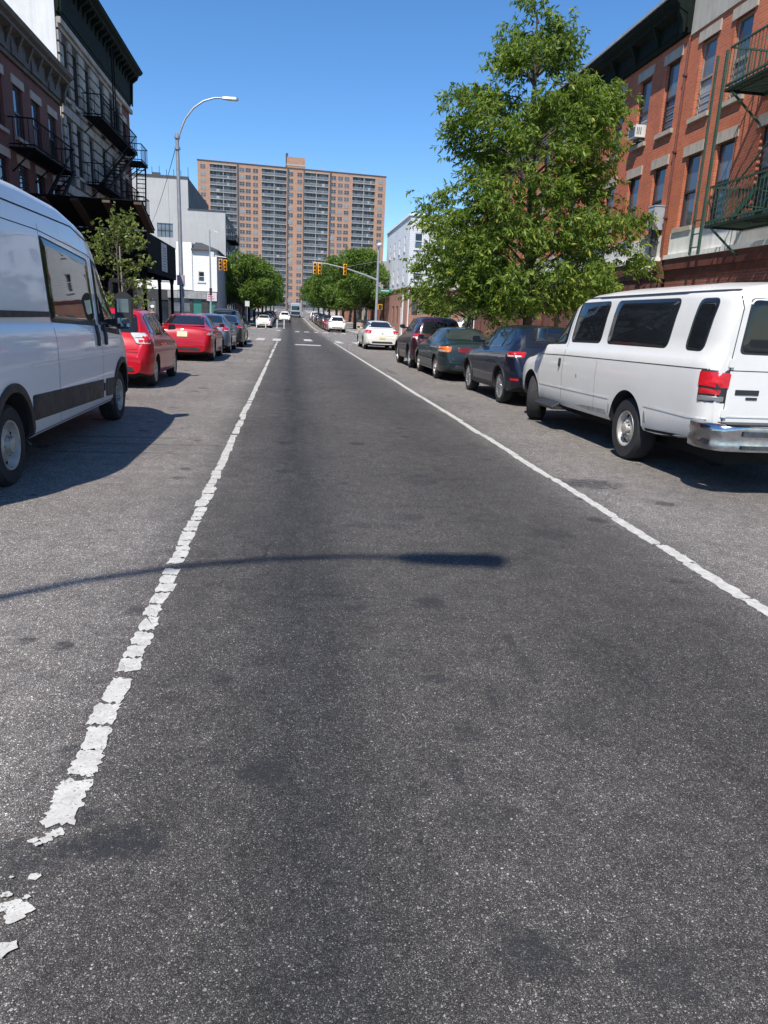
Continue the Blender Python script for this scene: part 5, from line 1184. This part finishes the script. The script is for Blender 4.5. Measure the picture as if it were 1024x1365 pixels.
def dress(c, side, rear, front, wheel, style, lights=(-.12, .12, .80, .98), plate=.62, lm=None, handle=None, bumper=False, gl=None, plm=None):
    gl = gl or CARGL
    for o in side:
        k = .018; cx = sum(p[0] for p in o)/len(o); cz = sum(p[1] for p in o)/len(o)
        c.both('window', o, gl, off=.006, rnd=.04)
    ys0, ys1 = min(p[0] for o in side for p in o), max(p[0] for o in side for p in o)
    c.patch('rear_window', rear, gl, 'rear', off=.006, rnd=.06); c.patch('windscreen', front, gl, 'front', off=.006, rnd=.05)
    a, b, z0, z1 = lights
    for v in ('CLr', 'CRr'):
        c.patch('lamp_bezel', [(a-.012, z0-.012), (b+.012, z0-.012), (b+.012, z1+.012), (a-.012, z1+.012)], BLKP, v, off=.003, rnd=.035)
        tl = c.patch('tail_light', [(a, z0), (b, z0), (b, z1), (a, z1)], lm or REDL, v, off=.008, rnd=.03)
        h_ = z1-z0; c.patch('reverse_lens', [(a+.03, z0+h_*.10), (b-.04, z0+h_*.10), (b-.05, z0+h_*.36), (a+.03, z0+h_*.36)], CLRL if lm is not CLRL else REDL, v, off=.011, rnd=.01, parent=tl, rings=2)
        c.patch('lens_rib', [(a+.02, z0+h_*.5), (b-.02, z0+h_*.5), (b-.02, z0+h_*.56), (a+.02, z0+h_*.56)], M('dark_red_rib', (.12, .005, .008), .3), v, off=.011, rnd=.004, parent=tl, rings=2)
    ez = (plate+.20 if plate < .7 else z1+.02); c.patch('emblem', [(-.05, ez-.03), (.05, ez-.03), (.05, ez+.03), (-.05, ez+.03)], ALLOY, 'rear', off=.012, rnd=.03, rings=2, step=.02)
    c.seam([(-.60, z0-.10), (-.3, z0-.13), (.3, z0-.13), (.60, z0-.10)], 'rear', .007)
    for v in ('CLf', 'CRf'): c.patch('headlight', [(-.16, .62), (.12, .62), (.12, .74), (-.14, .78)], CLRL, v, off=.006, rnd=.03)
    c.patch('plate', [(-.155, plate-.08), (.155, plate-.08), (.155, plate+.08), (-.155, plate+.08)], plm or PLATE, 'rear', off=.012, rnd=.01, rings=2)
    c.patch('lower_bumper', [(-.55, c.sp['bot'][0][1]+.03), (.55, c.sp['bot'][0][1]+.03), (.5, c.sp['bot'][0][1]+.13), (-.5, c.sp['bot'][0][1]+.13)], BLKP, 'rear', off=.006, rnd=.03)
    c.patch('grille', [(-.45, .42), (.45, .42), (.4, .58), (-.4, .58)], BLKP, 'front', off=.006, rnd=.03)
    ax = c.sp['axles']; ym = (ys0+ys1)/2-.05; top = .9
    for v in 'LR':
        for y in (ym, ax[1]-c.sp['arch']-.10): c.seam([(y, .30), (y, .92)], v)
        c.seam([(ax[0]+c.sp['arch']+.02, .50), (ax[0]+c.sp['arch']*.75, .80), (ax[0]+c.sp['arch']*.6, .92)], v); c.seam([(ax[0]+c.sp['arch']+.08, .30), (ax[1]-c.sp['arch']-.08, .29)], v, .012)
    c.handles((ym+.16-.32, ax[0]+c.sp['arch']+.16), .82, handle or c.pm)
    c.mirror(ys1-.18, max(p[1] for o in side for p in o)-.36, c.pm); c.wheels(wheel[0], wheel[1], style); c.floor()
SEDW = [[(-1.42, .99), (-.36, .97), (-.36, 1.36), (-.78, 1.35), (-1.0, 1.28)], [(-.29, .97), (.95, .95), (.86, 1.02), (.30, 1.33), (-.29, 1.365)]]
HATW = [[(-1.52, 1.06), (-1.18, 1.02), (-1.14, 1.40), (-1.30, 1.38)], [(-1.10, 1.01), (-.22, .99), (-.22, 1.44), (-1.06, 1.42)], [(-.14, .99), (1.05, .95), (.95, 1.03), (.38, 1.38), (-.14, 1.44)]]
SUVW = [[(-1.55, 1.16), (-1.22, 1.12), (-1.18, 1.44), (-1.36, 1.42)], [(-1.14, 1.10), (-.26, 1.08), (-.26, 1.48), (-1.10, 1.46)], [(-.18, 1.08), (.95, 1.05), (.88, 1.12), (.36, 1.42), (-.18, 1.48)]]
# left kerb
c = Car('hatchback', 'bright red hatchback parked in front of the tall silver van', 'car', (-3.50, 16.52, 0), hatch(), P_RED)
dress(c, HATW, [(-.60, 1.06), (.60, 1.06), (.52, 1.40), (-.52, 1.40)], [(-.60, 1.05), (.60, 1.05), (.53, 1.40), (-.53, 1.40)], (.185, .20), 'a10', (-.15, .12, .86, 1.06), .80, CLRL)
for v in ('CLr', 'CRr'): c.patch('reflector', [(-.14, .90), (-.02, .90), (-.02, 1.0), (-.14, 1.0)], REDL, v, off=.012, rnd=.02)
c.seam([(-.62, .70), (.62, .70)], 'rear', .008)
c = Car('sedan', 'crimson red sedan between the red hatchback and the grey blue sedan', 'car', (-3.27, 25.45, 0), sedan(4.62), P_RED2)
dress(c, SEDW, [(-.60, 1.10), (.60, 1.10), (.50, 1.36), (-.50, 1.36)], [(-.60, 1.06), (.60, 1.06), (.52, 1.34), (-.52, 1.34)], (.20, .225), 'a10', (-.24, .10, .80, .92), .82)
c.patch('spoiler', [(-.62, 1.045), (.62, 1.045), (.6, 1.075), (-.6, 1.075)], P_RED2, 'rear', off=.03, rnd=.01); sedan_p = c
for v in ('CLr', 'CRr'): c.patch('clear_strip', [(-.22, .84), (.02, .84), (.02, .88), (-.22, .88)], CLRL, v, off=.012, rnd=.01)
c = Car('sedan', 'grey blue sedan parked ahead of the crimson sedan', 'car', (-3.15, 30.6, 0), sedan(4.7, .91, 1.45, 1.06), P_BLUE)
dress(c, SEDW, [(-.60, 1.12), (.60, 1.12), (.50, 1.37), (-.50, 1.37)], [(-.60, 1.06), (.60, 1.06), (.52, 1.34), (-.52, 1.34)], (.20, .225), 'a5', (-.22, .12, .82, .98), .72, plm=PLATEW)
c = Car('sedan', 'dark graphite sedan parked ahead of the grey blue sedan', 'car', (-2.98, 35.9, 0), sedan(4.75, .91, 1.43, 1.08), P_GRAPH)
dress(c, SEDW, [(-.60, 1.13), (.60, 1.13), (.50, 1.36), (-.50, 1.36)], [(-.60, 1.08), (.60, 1.08), (.52, 1.34), (-.52, 1.34)], (.20, .225), 'a10', (-.26, .10, .86, .95), .75); dark_p = c
c = Car('sport_utility', 'dark grey sport utility car with roof rails nearest the crossing on the left', 'car', (-3.35, 41.2, 0), suv(4.65, .93, 1.70, .36, .42, (-1.40, 1.34), 1.08), P_GRAPH)
SUVW2 = [[(x*1.06, z*1.085) for x, z in o] for o in SUVW]
dress(c, SUVW2, [(-.62, 1.14), (.62, 1.14), (.54, 1.54), (-.54, 1.54)], [(-.62, 1.15), (.62, 1.15), (.54, 1.55), (-.54, 1.55)], (.22, .24), 'a5', (-.2, .12, .95, 1.15), .8, plm=PLATEW)
for sg in (-1, 1): link('roof_rail', MB().tube([(sg*.58, -1.5, 1.64), (sg*.59, -1.4, 1.70), (sg*.58, .1, 1.70), (sg*.56, .25, 1.64)], .02, 6).mesh('roof_rail', BLKP, None, 40), c.root)
# right kerb
c = Car('crossover', 'navy blue compact crossover parked ahead of the white passenger van', 'car', (5.03, 15.36, 0), suv(4.28, .88, 1.54, .335, .39), P_NAVY)
dress(c, SUVW, [(-.58, 1.12), (.58, 1.12), (.52, 1.40), (-.52, 1.40)], [(-.60, 1.08), (.60, 1.08), (.53, 1.40), (-.53, 1.40)], (.215, .235), 'a10', (-.26, .10, .93, 1.03), .82)
c.arch_trim(BLKP, .05); c.both('cladding', [(-.85, .27), (.80, .26), (.80, .36), (-.85, .37)], BLKP, off=.014, rnd=.02)
for v in ('CLr', 'CRr'): c.patch('reflector', [(-.10, .50), (.10, .50), (.10, .54), (-.10, .54)], REDL, v, off=.01, rnd=.01)
c = Car('sedan', 'old dark teal sedan with orange red tail lights between the crossover and plum car', 'car', (4.86, 21.10, 0), sedan(4.74, .885, 1.40, 1.02, .31, .36, (-1.30, 1.31), True), P_TEAL)
dress(c, SEDW, [(-.60, 1.09), (.60, 1.09), (.52, 1.34), (-.52, 1.34)], [(-.60, 1.05), (.60, 1.05), (.52, 1.32), (-.52, 1.32)], (.195, .20), 'cap', (-.40, .12, .76, .90), .60, ORL, gl=glass('old_car_glass', (.030, .038, .036), 1.5, .02, .02)); c.patch('light_band', [(-.45, .76), (.45, .76), (.45, .88), (-.45, .88)], M('smoked_red', (.16, .012, .012), .25), 'rear', off=.006, rnd=.02)
c.both('rub_strip', [(-.9, .50), (.85, .49), (.85, .54), (-.9, .55)], BLKP, off=.012, rnd=.01)
c.patch('bumper_strip', [(-.62, .54), (.62, .54), (.62, .60), (-.62, .60)], BLKP, 'rear', off=.02, rnd=.01)
c = Car('sport_utility', 'dark plum sport utility car behind the teal sedan', 'car', (4.86, 25.35, 0), suv(4.45, .925, 1.68, .36, .42, (-1.34, 1.29), 1.08), P_PLUM)
dress(c, SUVW2, [(-.62, 1.14), (.62, 1.14), (.54, 1.52), (-.54, 1.52)], [(-.62, 1.15), (.62, 1.15), (.54, 1.52), (-.54, 1.52)], (.22, .24), 'a5', (-.22, .12, .98, 1.12), .85); c.arch_trim(BLKP, .05); suv_p = c
c = Car('sedan', 'pearl white sport sedan parked at the right kerb nearest the crossing', 'car', (4.66, 39.1, 0), sedan(4.75, .895, 1.44, 1.05, .33, .38, (-1.42, 1.42)), P_CREAM)
dress(c, SEDW, [(-.62, 1.11), (.62, 1.11), (.52, 1.37), (-.52, 1.37)], [(-.60, 1.07), (.60, 1.07), (.52, 1.35), (-.52, 1.35)], (.22, .24), 'a5', (-.30, .16, .82, .96), .62); white_p = c
# beyond the crossing: copies with other paint
def recolour(o, pm):
    for ch in o.children:
        if ch.name.split('.')[0] in ('body', 'mirror', 'door_handle', 'spoiler') and ch.data.materials and ch.data.materials[0] is not BLKP:
            ch.material_slots[0].link = 'OBJECT'; ch.material_slots[0].material = pm
def another(src, label, x, y, pm, rotz=0, group=None, name=None):
    o = copy_tree(src.root); o.name = name or src.root.name.split('.')[0]; o.location = (x, y, gz(y)); o.rotation_euler = (math.atan2(gz(y+2)-gz(y-2), 4), 0, rotz)
    if 'group' in o: del o['group']
    tag(o, label, 'car', group); recolour(o, pm); return o
another(white_p, 'white sedan under the trees past the crossing beside white delineator posts', -2.85, 85.4, P_CREAM)
ORD = 'first second third fourth fifth sixth seventh eighth ninth tenth'.split()
def LBL(s_, p_): return p_.name.split('_paint')[0].split('.')[0].replace('_', ' ')+(' sport utility car' if s_ is suv_p else ' sedan')
gl_ = 'cars parked on the left beyond the crossing'; gr_ = 'cars parked on the right beyond the crossing'
for i, (y, s_, p_) in enumerate(((91.5, dark_p, P_BLACK), (97.3, suv_p, P_GRAPH), (103.4, sedan_p, P_SILVER), (109.4, dark_p, P_BLUE), (115.3, suv_p, P_BLACK), (121.5, dark_p, P_GRAPH), (128, suv_p, P_NAVY), (134.5, sedan_p, P_BLACK), (141, dark_p, P_SILVER))):
    another(s_, LBL(s_, p_)+' parked '+ORD[i]+' ahead of white sedan in far left row', -3.2, y, p_, 0, gl_)
another(suv_p, 'white sport utility car first in the parked row on the far side of the crossing', 4.9, 78.2, P_CREAM)
another(sedan_p, 'red sedan parked ahead of the white sport utility car past the crossing', 4.85, 84.2, P_RED)
for i, (y, s_, p_) in enumerate(((90, dark_p, P_PLUM), (95.8, suv_p, P_BLACK), (101.8, dark_p, P_GRAPH), (107.6, sedan_p, P_PLUM), (113.6, suv_p, P_NAVY), (119.6, dark_p, P_BLACK), (126, sedan_p, P_SILVER), (132, suv_p, P_GRAPH), (139, dark_p, P_CREAM), (146, suv_p, P_SILVER))):
    another(s_, LBL(s_, p_)+' parked '+ORD[i]+' ahead of red sedan in far right row', 4.85, y, p_, 0, gr_)
another(suv_p, 'silver sport utility car driving up the middle of the far street', -.75, 122, P_SILVER)
v2 = another(van, 'white cargo van parked in the cross street behind the street trees', 14.9, 55.4, P_CREAM, R(90), None, 'cargo_van'); v2['category'] = 'van'; v2.rotation_euler = (0, 0, R(90))
spb = dict(y0=-5.5, y1=5.5, r=.48, arch=.55, axles=(-2.6, 3.0), crown=.06, er=.1, bulge=.01, top=[(-5.5, 2.9), (-5.4, 3.08), (5.3, 3.08), (5.5, 2.6)], belt=[(-5.5, 1.3), (5.5, 1.3)], bot=[(-5.5, .4), (5.5, .35)], wid=[(-5.5, 1.15), (-5.3, 1.25), (5.2, 1.25), (5.5, 1.1)], roof=[(-5.5, 1.08), (5.5, 1.1)])
c = Car('bus', 'pale blue and white bus far up the climbing street', 'bus', (1.35, 174, gz(174)), spb, paint('bus_pale_blue', (.30, .42, .55), .0, .4, .1), 0, None, False, .3)
c.patch('rear_window', [(-.9, 1.5), (.9, 1.5), (.85, 2.4), (-.85, 2.4)], CARGL, 'rear'); c.both('window', [(-5, 1.4), (4.6, 1.4), (4.6, 2.4), (-5, 2.4)], CARGL); c.patch('rear_panel', [(-1, .5), (1, .5), (1, 1.2), (-1, 1.2)], BLKP, 'rear'); c.wheels(.28, .3, 'steel', .05)
for v in ('CLr', 'CRr'): c.patch('tail_light', [(-.1, 1.0), (.1, 1.0), (.1, 1.3), (-.1, 1.3)], REDL, v)
# ------------------------------------------------------------------ street furniture
GALV = M('galvanised_steel', (.42, .43, .44), .45, metal=.55, var=.12, vs=5); YEL = M('signal_yellow', (.85, .42, .012), .4, var=.1); SGRN = M('street_sign_green', (.008, .20, .12), .45); LENS = M('signal_lens_dark', (.05, .02, .015), .25)
def lamp_post(label, x, y, k, rz):
    t = thing('street_lamp', label, 'street lamp', (x, y, .13), rz, 'octagonal street lamps on the left pavement', local=True)
    z0 = -.13
    link('base', MB().lathe([(.001, 0), (.20, 0), (.20, .12), (.15, .2), (.14, .55), (.11, .65)], 'z', 16).mesh('base', GALV, None, 40), t)
    link('pole', MB().tube([(0, 0, .1), (0, 0, 8.9)], [.105, .075], 12).mesh('pole', GALV, None, 40), t)
    pts = [(0.02, 0, 8.35), (.03, 0, 8.6), (.12, 0, 8.95), (.36, 0, 9.5), (.74, 0, 9.97), (1.17, 0, 10.27), (1.65, 0, 10.43), (2.0, 0, 10.46)]
    link('arm', MB().tube(pts, [.04, .045, .045, .042, .04, .038, .034, .03], 10).mesh('arm', GALV, None, 40), t)
    for z in (8.3, 8.75): link('clamp', MB().lathe([(.11, z-.05), (.125, z-.05), (.125, z+.05), (.11, z+.05)], 'z', 16).mesh('clamp', GALV, None, 40), t)
    o = link('lamp_head', MB().prism(rpoly([(-.05, -.06), (.12, -.11), (.62, -.14), (.70, -.06), (.70, .06), (.62, .14), (.12, .11), (-.05, .06)], .05), lambda a, b: (1.98+a, b, 10.41), lambda a, b: (1.98+a*.97+.01, b*.8, 10.50)).mesh('lamp_head', GALV, None, 40), t)
    link('lens', MB().box(2.15, 2.62, -.09, .09, 10.385, 10.409).mesh('lens', M('lamp_lens', (.6, .6, .58), .3)), o)
    return t
l1 = lamp_post('tall galvanised street lamp with curved arm beside the plywood shed', -4.98, 35.6, 0, 0)
link('notice', MB().box(.10, .115, -.16, .16, 2.45, 2.95).box(.10, .113, -.13, .13, 2.0, 2.35).mesh('notice', PLATEW), l1)
link('notice', MB().box(-.18, .18, -.115, -.10, 2.5, 2.95).mesh('notice', M('pinkish_notice', (.42, .34, .38), .6)), l1)
lamp_post('galvanised street lamp standing behind the cargo van whose arm shades the road', -4.80, -1.72, 0, -.10)
def signal(par, p, name='signal_head', two=False):
    x, y, z = p; b = MB(); b.box(x-.155, x+.155, y-.09, y+.09, z-.48, z+.48); o = b.build(name, YEL, par)
    for i in range(3):
        zc = z+.31-.31*i; vz = MB(); vz.lathe([(.12, y-.09), (.13, y-.29), (.115, y-.29), (.11, y-.095)], 'y', 16, (x, 0, zc)); vz.build('visor', YEL, o, 40)
        lz = MB(); lz.lathe([(.001, y-.115), (.10, y-.112)], 'y', 16, (x, 0, zc)); lz.build('lens', LENS, o)
    return o
# right far corner: mast arm
px, py_ = 7.95, 68.0
t = thing('traffic_signal', 'galvanised signal mast with arm reaching over the street at the crossing', 'traffic light', (px, py_, .13))
MB().tube([(px, py_, .13), (px, py_, 7.9)], [.14, .09], 12).build('pole', GALV, t, 40); MB().lathe([(.2, .13), (.2, .5), (.15, .6)], 'z', 14, (px, py_, 0)).build('base', GALV, t, 40)
MB().tube([(px, py_, 4.95), (px-1.0, py_, 5.30), (px-2.8, py_, 5.80), (px-4.6, py_, 6.12), (px-5.95, py_, 6.2)], [.085, .075, .065, .055, .045], 10).build('mast_arm', GALV, t, 40)
MB().tube([(px, py_, 6.6), (px-3.0, py_, 5.95)], .012, 5).build('guy_wire', GALV, t)
signal(t, (px-5.72, py_-.12, 5.68)); signal(t, (px-5.28, py_-.05, 5.68)); signal(t, (px-3.0, py_-.05, 5.72))
for x in (px-5.5, px-3.0): MB().tube([(x, py_, 6.15 if x < px-4 else 5.85), (x, py_, 6.2)], .04, 6).build('hanger', GALV, t)
o = MB().box(px+.12, px+.52, py_-.16, py_+.1, 2.35, 2.85).build('crossing_signal', YEL, t); MB().box(px+.17, px+.47, py_-.2, py_-.165, 2.4, 2.8).build('hood', BLKP, o)
MB().tube([(px, py_, 7.6), (px-.25, py_, 8.0), (px-.7, py_-.3, 8.1)], [.04, .035, .03], 8).build('lamp_arm', GALV, t, 40); MB().lathe([(.001, 8.18), (.2, 8.1), (.24, 7.95), (.16, 7.82), (.001, 7.8)], 'z', 14, (px+.05, py_-.2, 0)).build('globe_lamp', M('globe_white', (.62, .62, .6), .3), t, 60)
s_ = thing('street_sign', 'green street name sign on the signal mast', 'sign', (px+.7, py_, 4.0))
MB().box(px+.12, px+1.35, py_-.02, py_+.0, 3.92, 4.2).build('sign_blade', SGRN, s_); MB().box(px+.35, px+1.1, py_-.026, py_-.021, 4.02, 4.1).build('lettering', PLATEW, s_)
# left far corner
qx, qy = -7.2, 70
t = thing('traffic_signal', 'slim corner signal pole with yellow heads before the clapboard house', 'traffic light', (qx, qy, .13))
MB().tube([(qx, qy, .13), (qx, qy, 8.6)], [.10, .05], 10).build('pole', GALV, t, 40); MB().tube([(qx, qy, 8.3), (qx+.3, qy, 8.55), (qx+.75, qy-.2, 8.4)], .025, 6).build('bracket_arm', GALV, t, 40)
MB().tube([(qx, qy, 6.35), (qx+.6, qy, 6.4), (qx+1.45, qy, 6.32)], .045, 8).build('signal_arm', GALV, t, 40)
signal(t, (qx+.95, qy-.12, 5.68)); signal(t, (qx+1.36, qy+.02, 5.66)); MB().box(qx-.1, qx+.12, qy-.12, qy+.12, 3.0, 3.6).build('control_box', BLKP, t); MB().box(qx+.06, qx+.36, qy-.15, qy-.13, 6.3, 6.75).build('sign_plate', PLATEW, t)
_a, _b = Vector((-4.98, 35.6, 8.7)), at_y(198, 303, 94.9); MB().tube([_a.lerp(_b, i/16)-Vector((0, 0, 2.2*(i/16)*(1-i/16))) for i in range(17)], .016, 5).build('cable', BLKP); tag(COL.objects[-1] if False else bpy.data.objects['cable'], 'thin overhead cable sagging from the lamp post to the grey loft block', 'cable')
# delineator posts
WP = M('delineator_white', (.72, .72, .70), .5)
for i, (a, b) in enumerate(((355, 438), (372, 436), (380, 436), (341, 438))):
    o = at_z(a, b); t = thing('delineator_post', 'white flexible delineator post standing by the white sedan past the crossing', 'bollard', (o.x, 79.0+i*.5, 0), 0, 'white delineator posts past the crossing', local=True)
    link('tube', MB().lathe([(.001, 0), (.045, 0), (.045, .95), (.03, 1.0), (.001, 1.0)], 'z', 10).mesh('tube', WP, None, 40), t); link('base', MB().lathe([(.001, .0), (.1, 0), (.09, .05), (.045, .06)], 'z', 10).mesh('base', BLKP, None, 40), t)
# stop sign far left, bins at the right corner
t = thing('road_sign', 'small pale road sign on a thin post under the left hand trees', 'sign', (-4.9, 88, .2)); MB().tube([(-4.9, 88, .2), (-4.9, 88, 2.9)], .03, 6).build('post', GALV, t); MB().box(-5.15, -4.65, 87.93, 87.96, 2.3, 2.9).build('plate', PLATEW, t)
for i, (x, y, m, lab) in enumerate(((8.3, 77.5, BLKP, 'black litter bin at the corner past the crossing next to the red bin'), (7.5, 78.5, M('bin_beige', (.42, .33, .25), .7), 'beige round litter bin at the corner past the crossing'), (9.1, 77.2, BRNSHOP, 'reddish litter bin by the brick wall of the grey corner house'))):
    t = thing('litter_bin', lab, 'bin', (x, y, .13), 0, None, local=True)
    link('drum', MB().lathe([(.001, 0), (.36, 0), (.42, 1.0), (.42, 1.06), (.37, 1.06), (.35, .8), (.001, .8)], 'z', 18).mesh('drum', m, None, 40), t); link('rim', MB().lathe([(.425, .98), (.45, 1.0), (.45, 1.06), (.425, 1.08)], 'z', 18).mesh('rim', BLKP, None, 40), t)
    link('bag', MB().lathe([(.36, 1.0), (.40, 1.1), (.28, 1.22), (.1, 1.28), (.001, 1.27)], 'z', 14).mesh('bag', BLKP, None, 60), t)
# person on the left pavement, mostly hidden by the cars
SKIN = M('skin', (.36, .20, .14), .6); CLOTH = M('dark_jacket', (.02, .022, .03), .85); CAPM = M('white_cap', (.72, .72, .70), .8)
t = thing('person', 'person in dark clothes and white cap walking on the left pavement behind the red cars', 'person', (-5.15, 28.9, .13), 0, None, local=True); t.scale = (.86, .86, .86)
J = dict(pel=(0, 0, .90, .15), wa=(0, .01, 1.08, .14), ch=(0, .02, 1.30, .165), nk=(0, .03, 1.47, .06), hd=(0, .05, 1.57, .085), hd2=(0, .06, 1.66, .09), sl=(-.18, .02, 1.38, .07), el=(-.24, .0, 1.12, .048), hl=(-.22, .16, .92, .035), sr=(.18, .02, 1.38, .07), er=(.24, -.02, 1.12, .048), hr=(.23, .05, .87, .035), kl=(-.10, .14, .50, .07), fl=(-.10, .10, .07, .05), tl=(-.10, .26, .04, .04), kr=(.10, .0, .50, .07), fr=(.10, -.22, .09, .05), tr=(.10, -.08, .04, .04))
E_ = [('pel', 'wa'), ('wa', 'ch'), ('ch', 'nk'), ('nk', 'hd'), ('hd', 'hd2'), ('ch', 'sl'), ('sl', 'el'), ('el', 'hl'), ('ch', 'sr'), ('sr', 'er'), ('er', 'hr'), ('pel', 'kl'), ('kl', 'fl'), ('fl', 'tl'), ('pel', 'kr'), ('kr', 'fr'), ('fr', 'tr')]
ks = list(J); me = bpy.data.meshes.new('body'); me.from_pydata([J[k][:3] for k in ks], [(ks.index(a), ks.index(b)) for a, b in E_], [])
o = link('body', me, t); md = o.modifiers.new('skin', 'SKIN'); sv = me.skin_vertices[0].data if me.skin_vertices else None
if sv is None:
    bm = bmesh.new(); bm.from_mesh(me); bm.verts.layers.skin.verify(); bm.to_mesh(me); bm.free(); sv = me.skin_vertices[0].data
for i, k in enumerate(ks): sv[i].radius = (J[k][3], J[k][3]*(.75 if k in ('pel', 'wa', 'ch') else 1)); sv[i].use_root = (k == 'pel')
o.modifiers.new('sub', 'SUBSURF').levels = 2; o.modifiers['sub'].render_levels = 2
dg = bpy.context.evaluated_depsgraph_get(); nm = bpy.data.meshes.new_from_object(o.evaluated_get(dg)); o.modifiers.clear(); o.data = nm; nm.name = 'body'
nm.materials.clear(); nm.materials.append(CLOTH); nm.materials.append(SKIN)
for p in nm.polygons: p.use_smooth = True; p.material_index = 1 if p.center.z > 1.45 or (p.center.z < .98 and abs(p.center.x) > .19 and p.center.z > .8) else 0
link('cap', MB().lathe([(.112, 1.655), (.115, 1.69), (.10, 1.745), (.06, 1.78), (.001, 1.79)], 'z', 18, (0, .055, 0)).prism(rpoly([(-.09, 0), (.09, 0), (.07, .13), (-.07, .13)], .04), lambda a, b: (a, .14+b, 1.665), lambda a, b: (a, .14+b, 1.68)).mesh('cap', CAPM, None, 50), t)
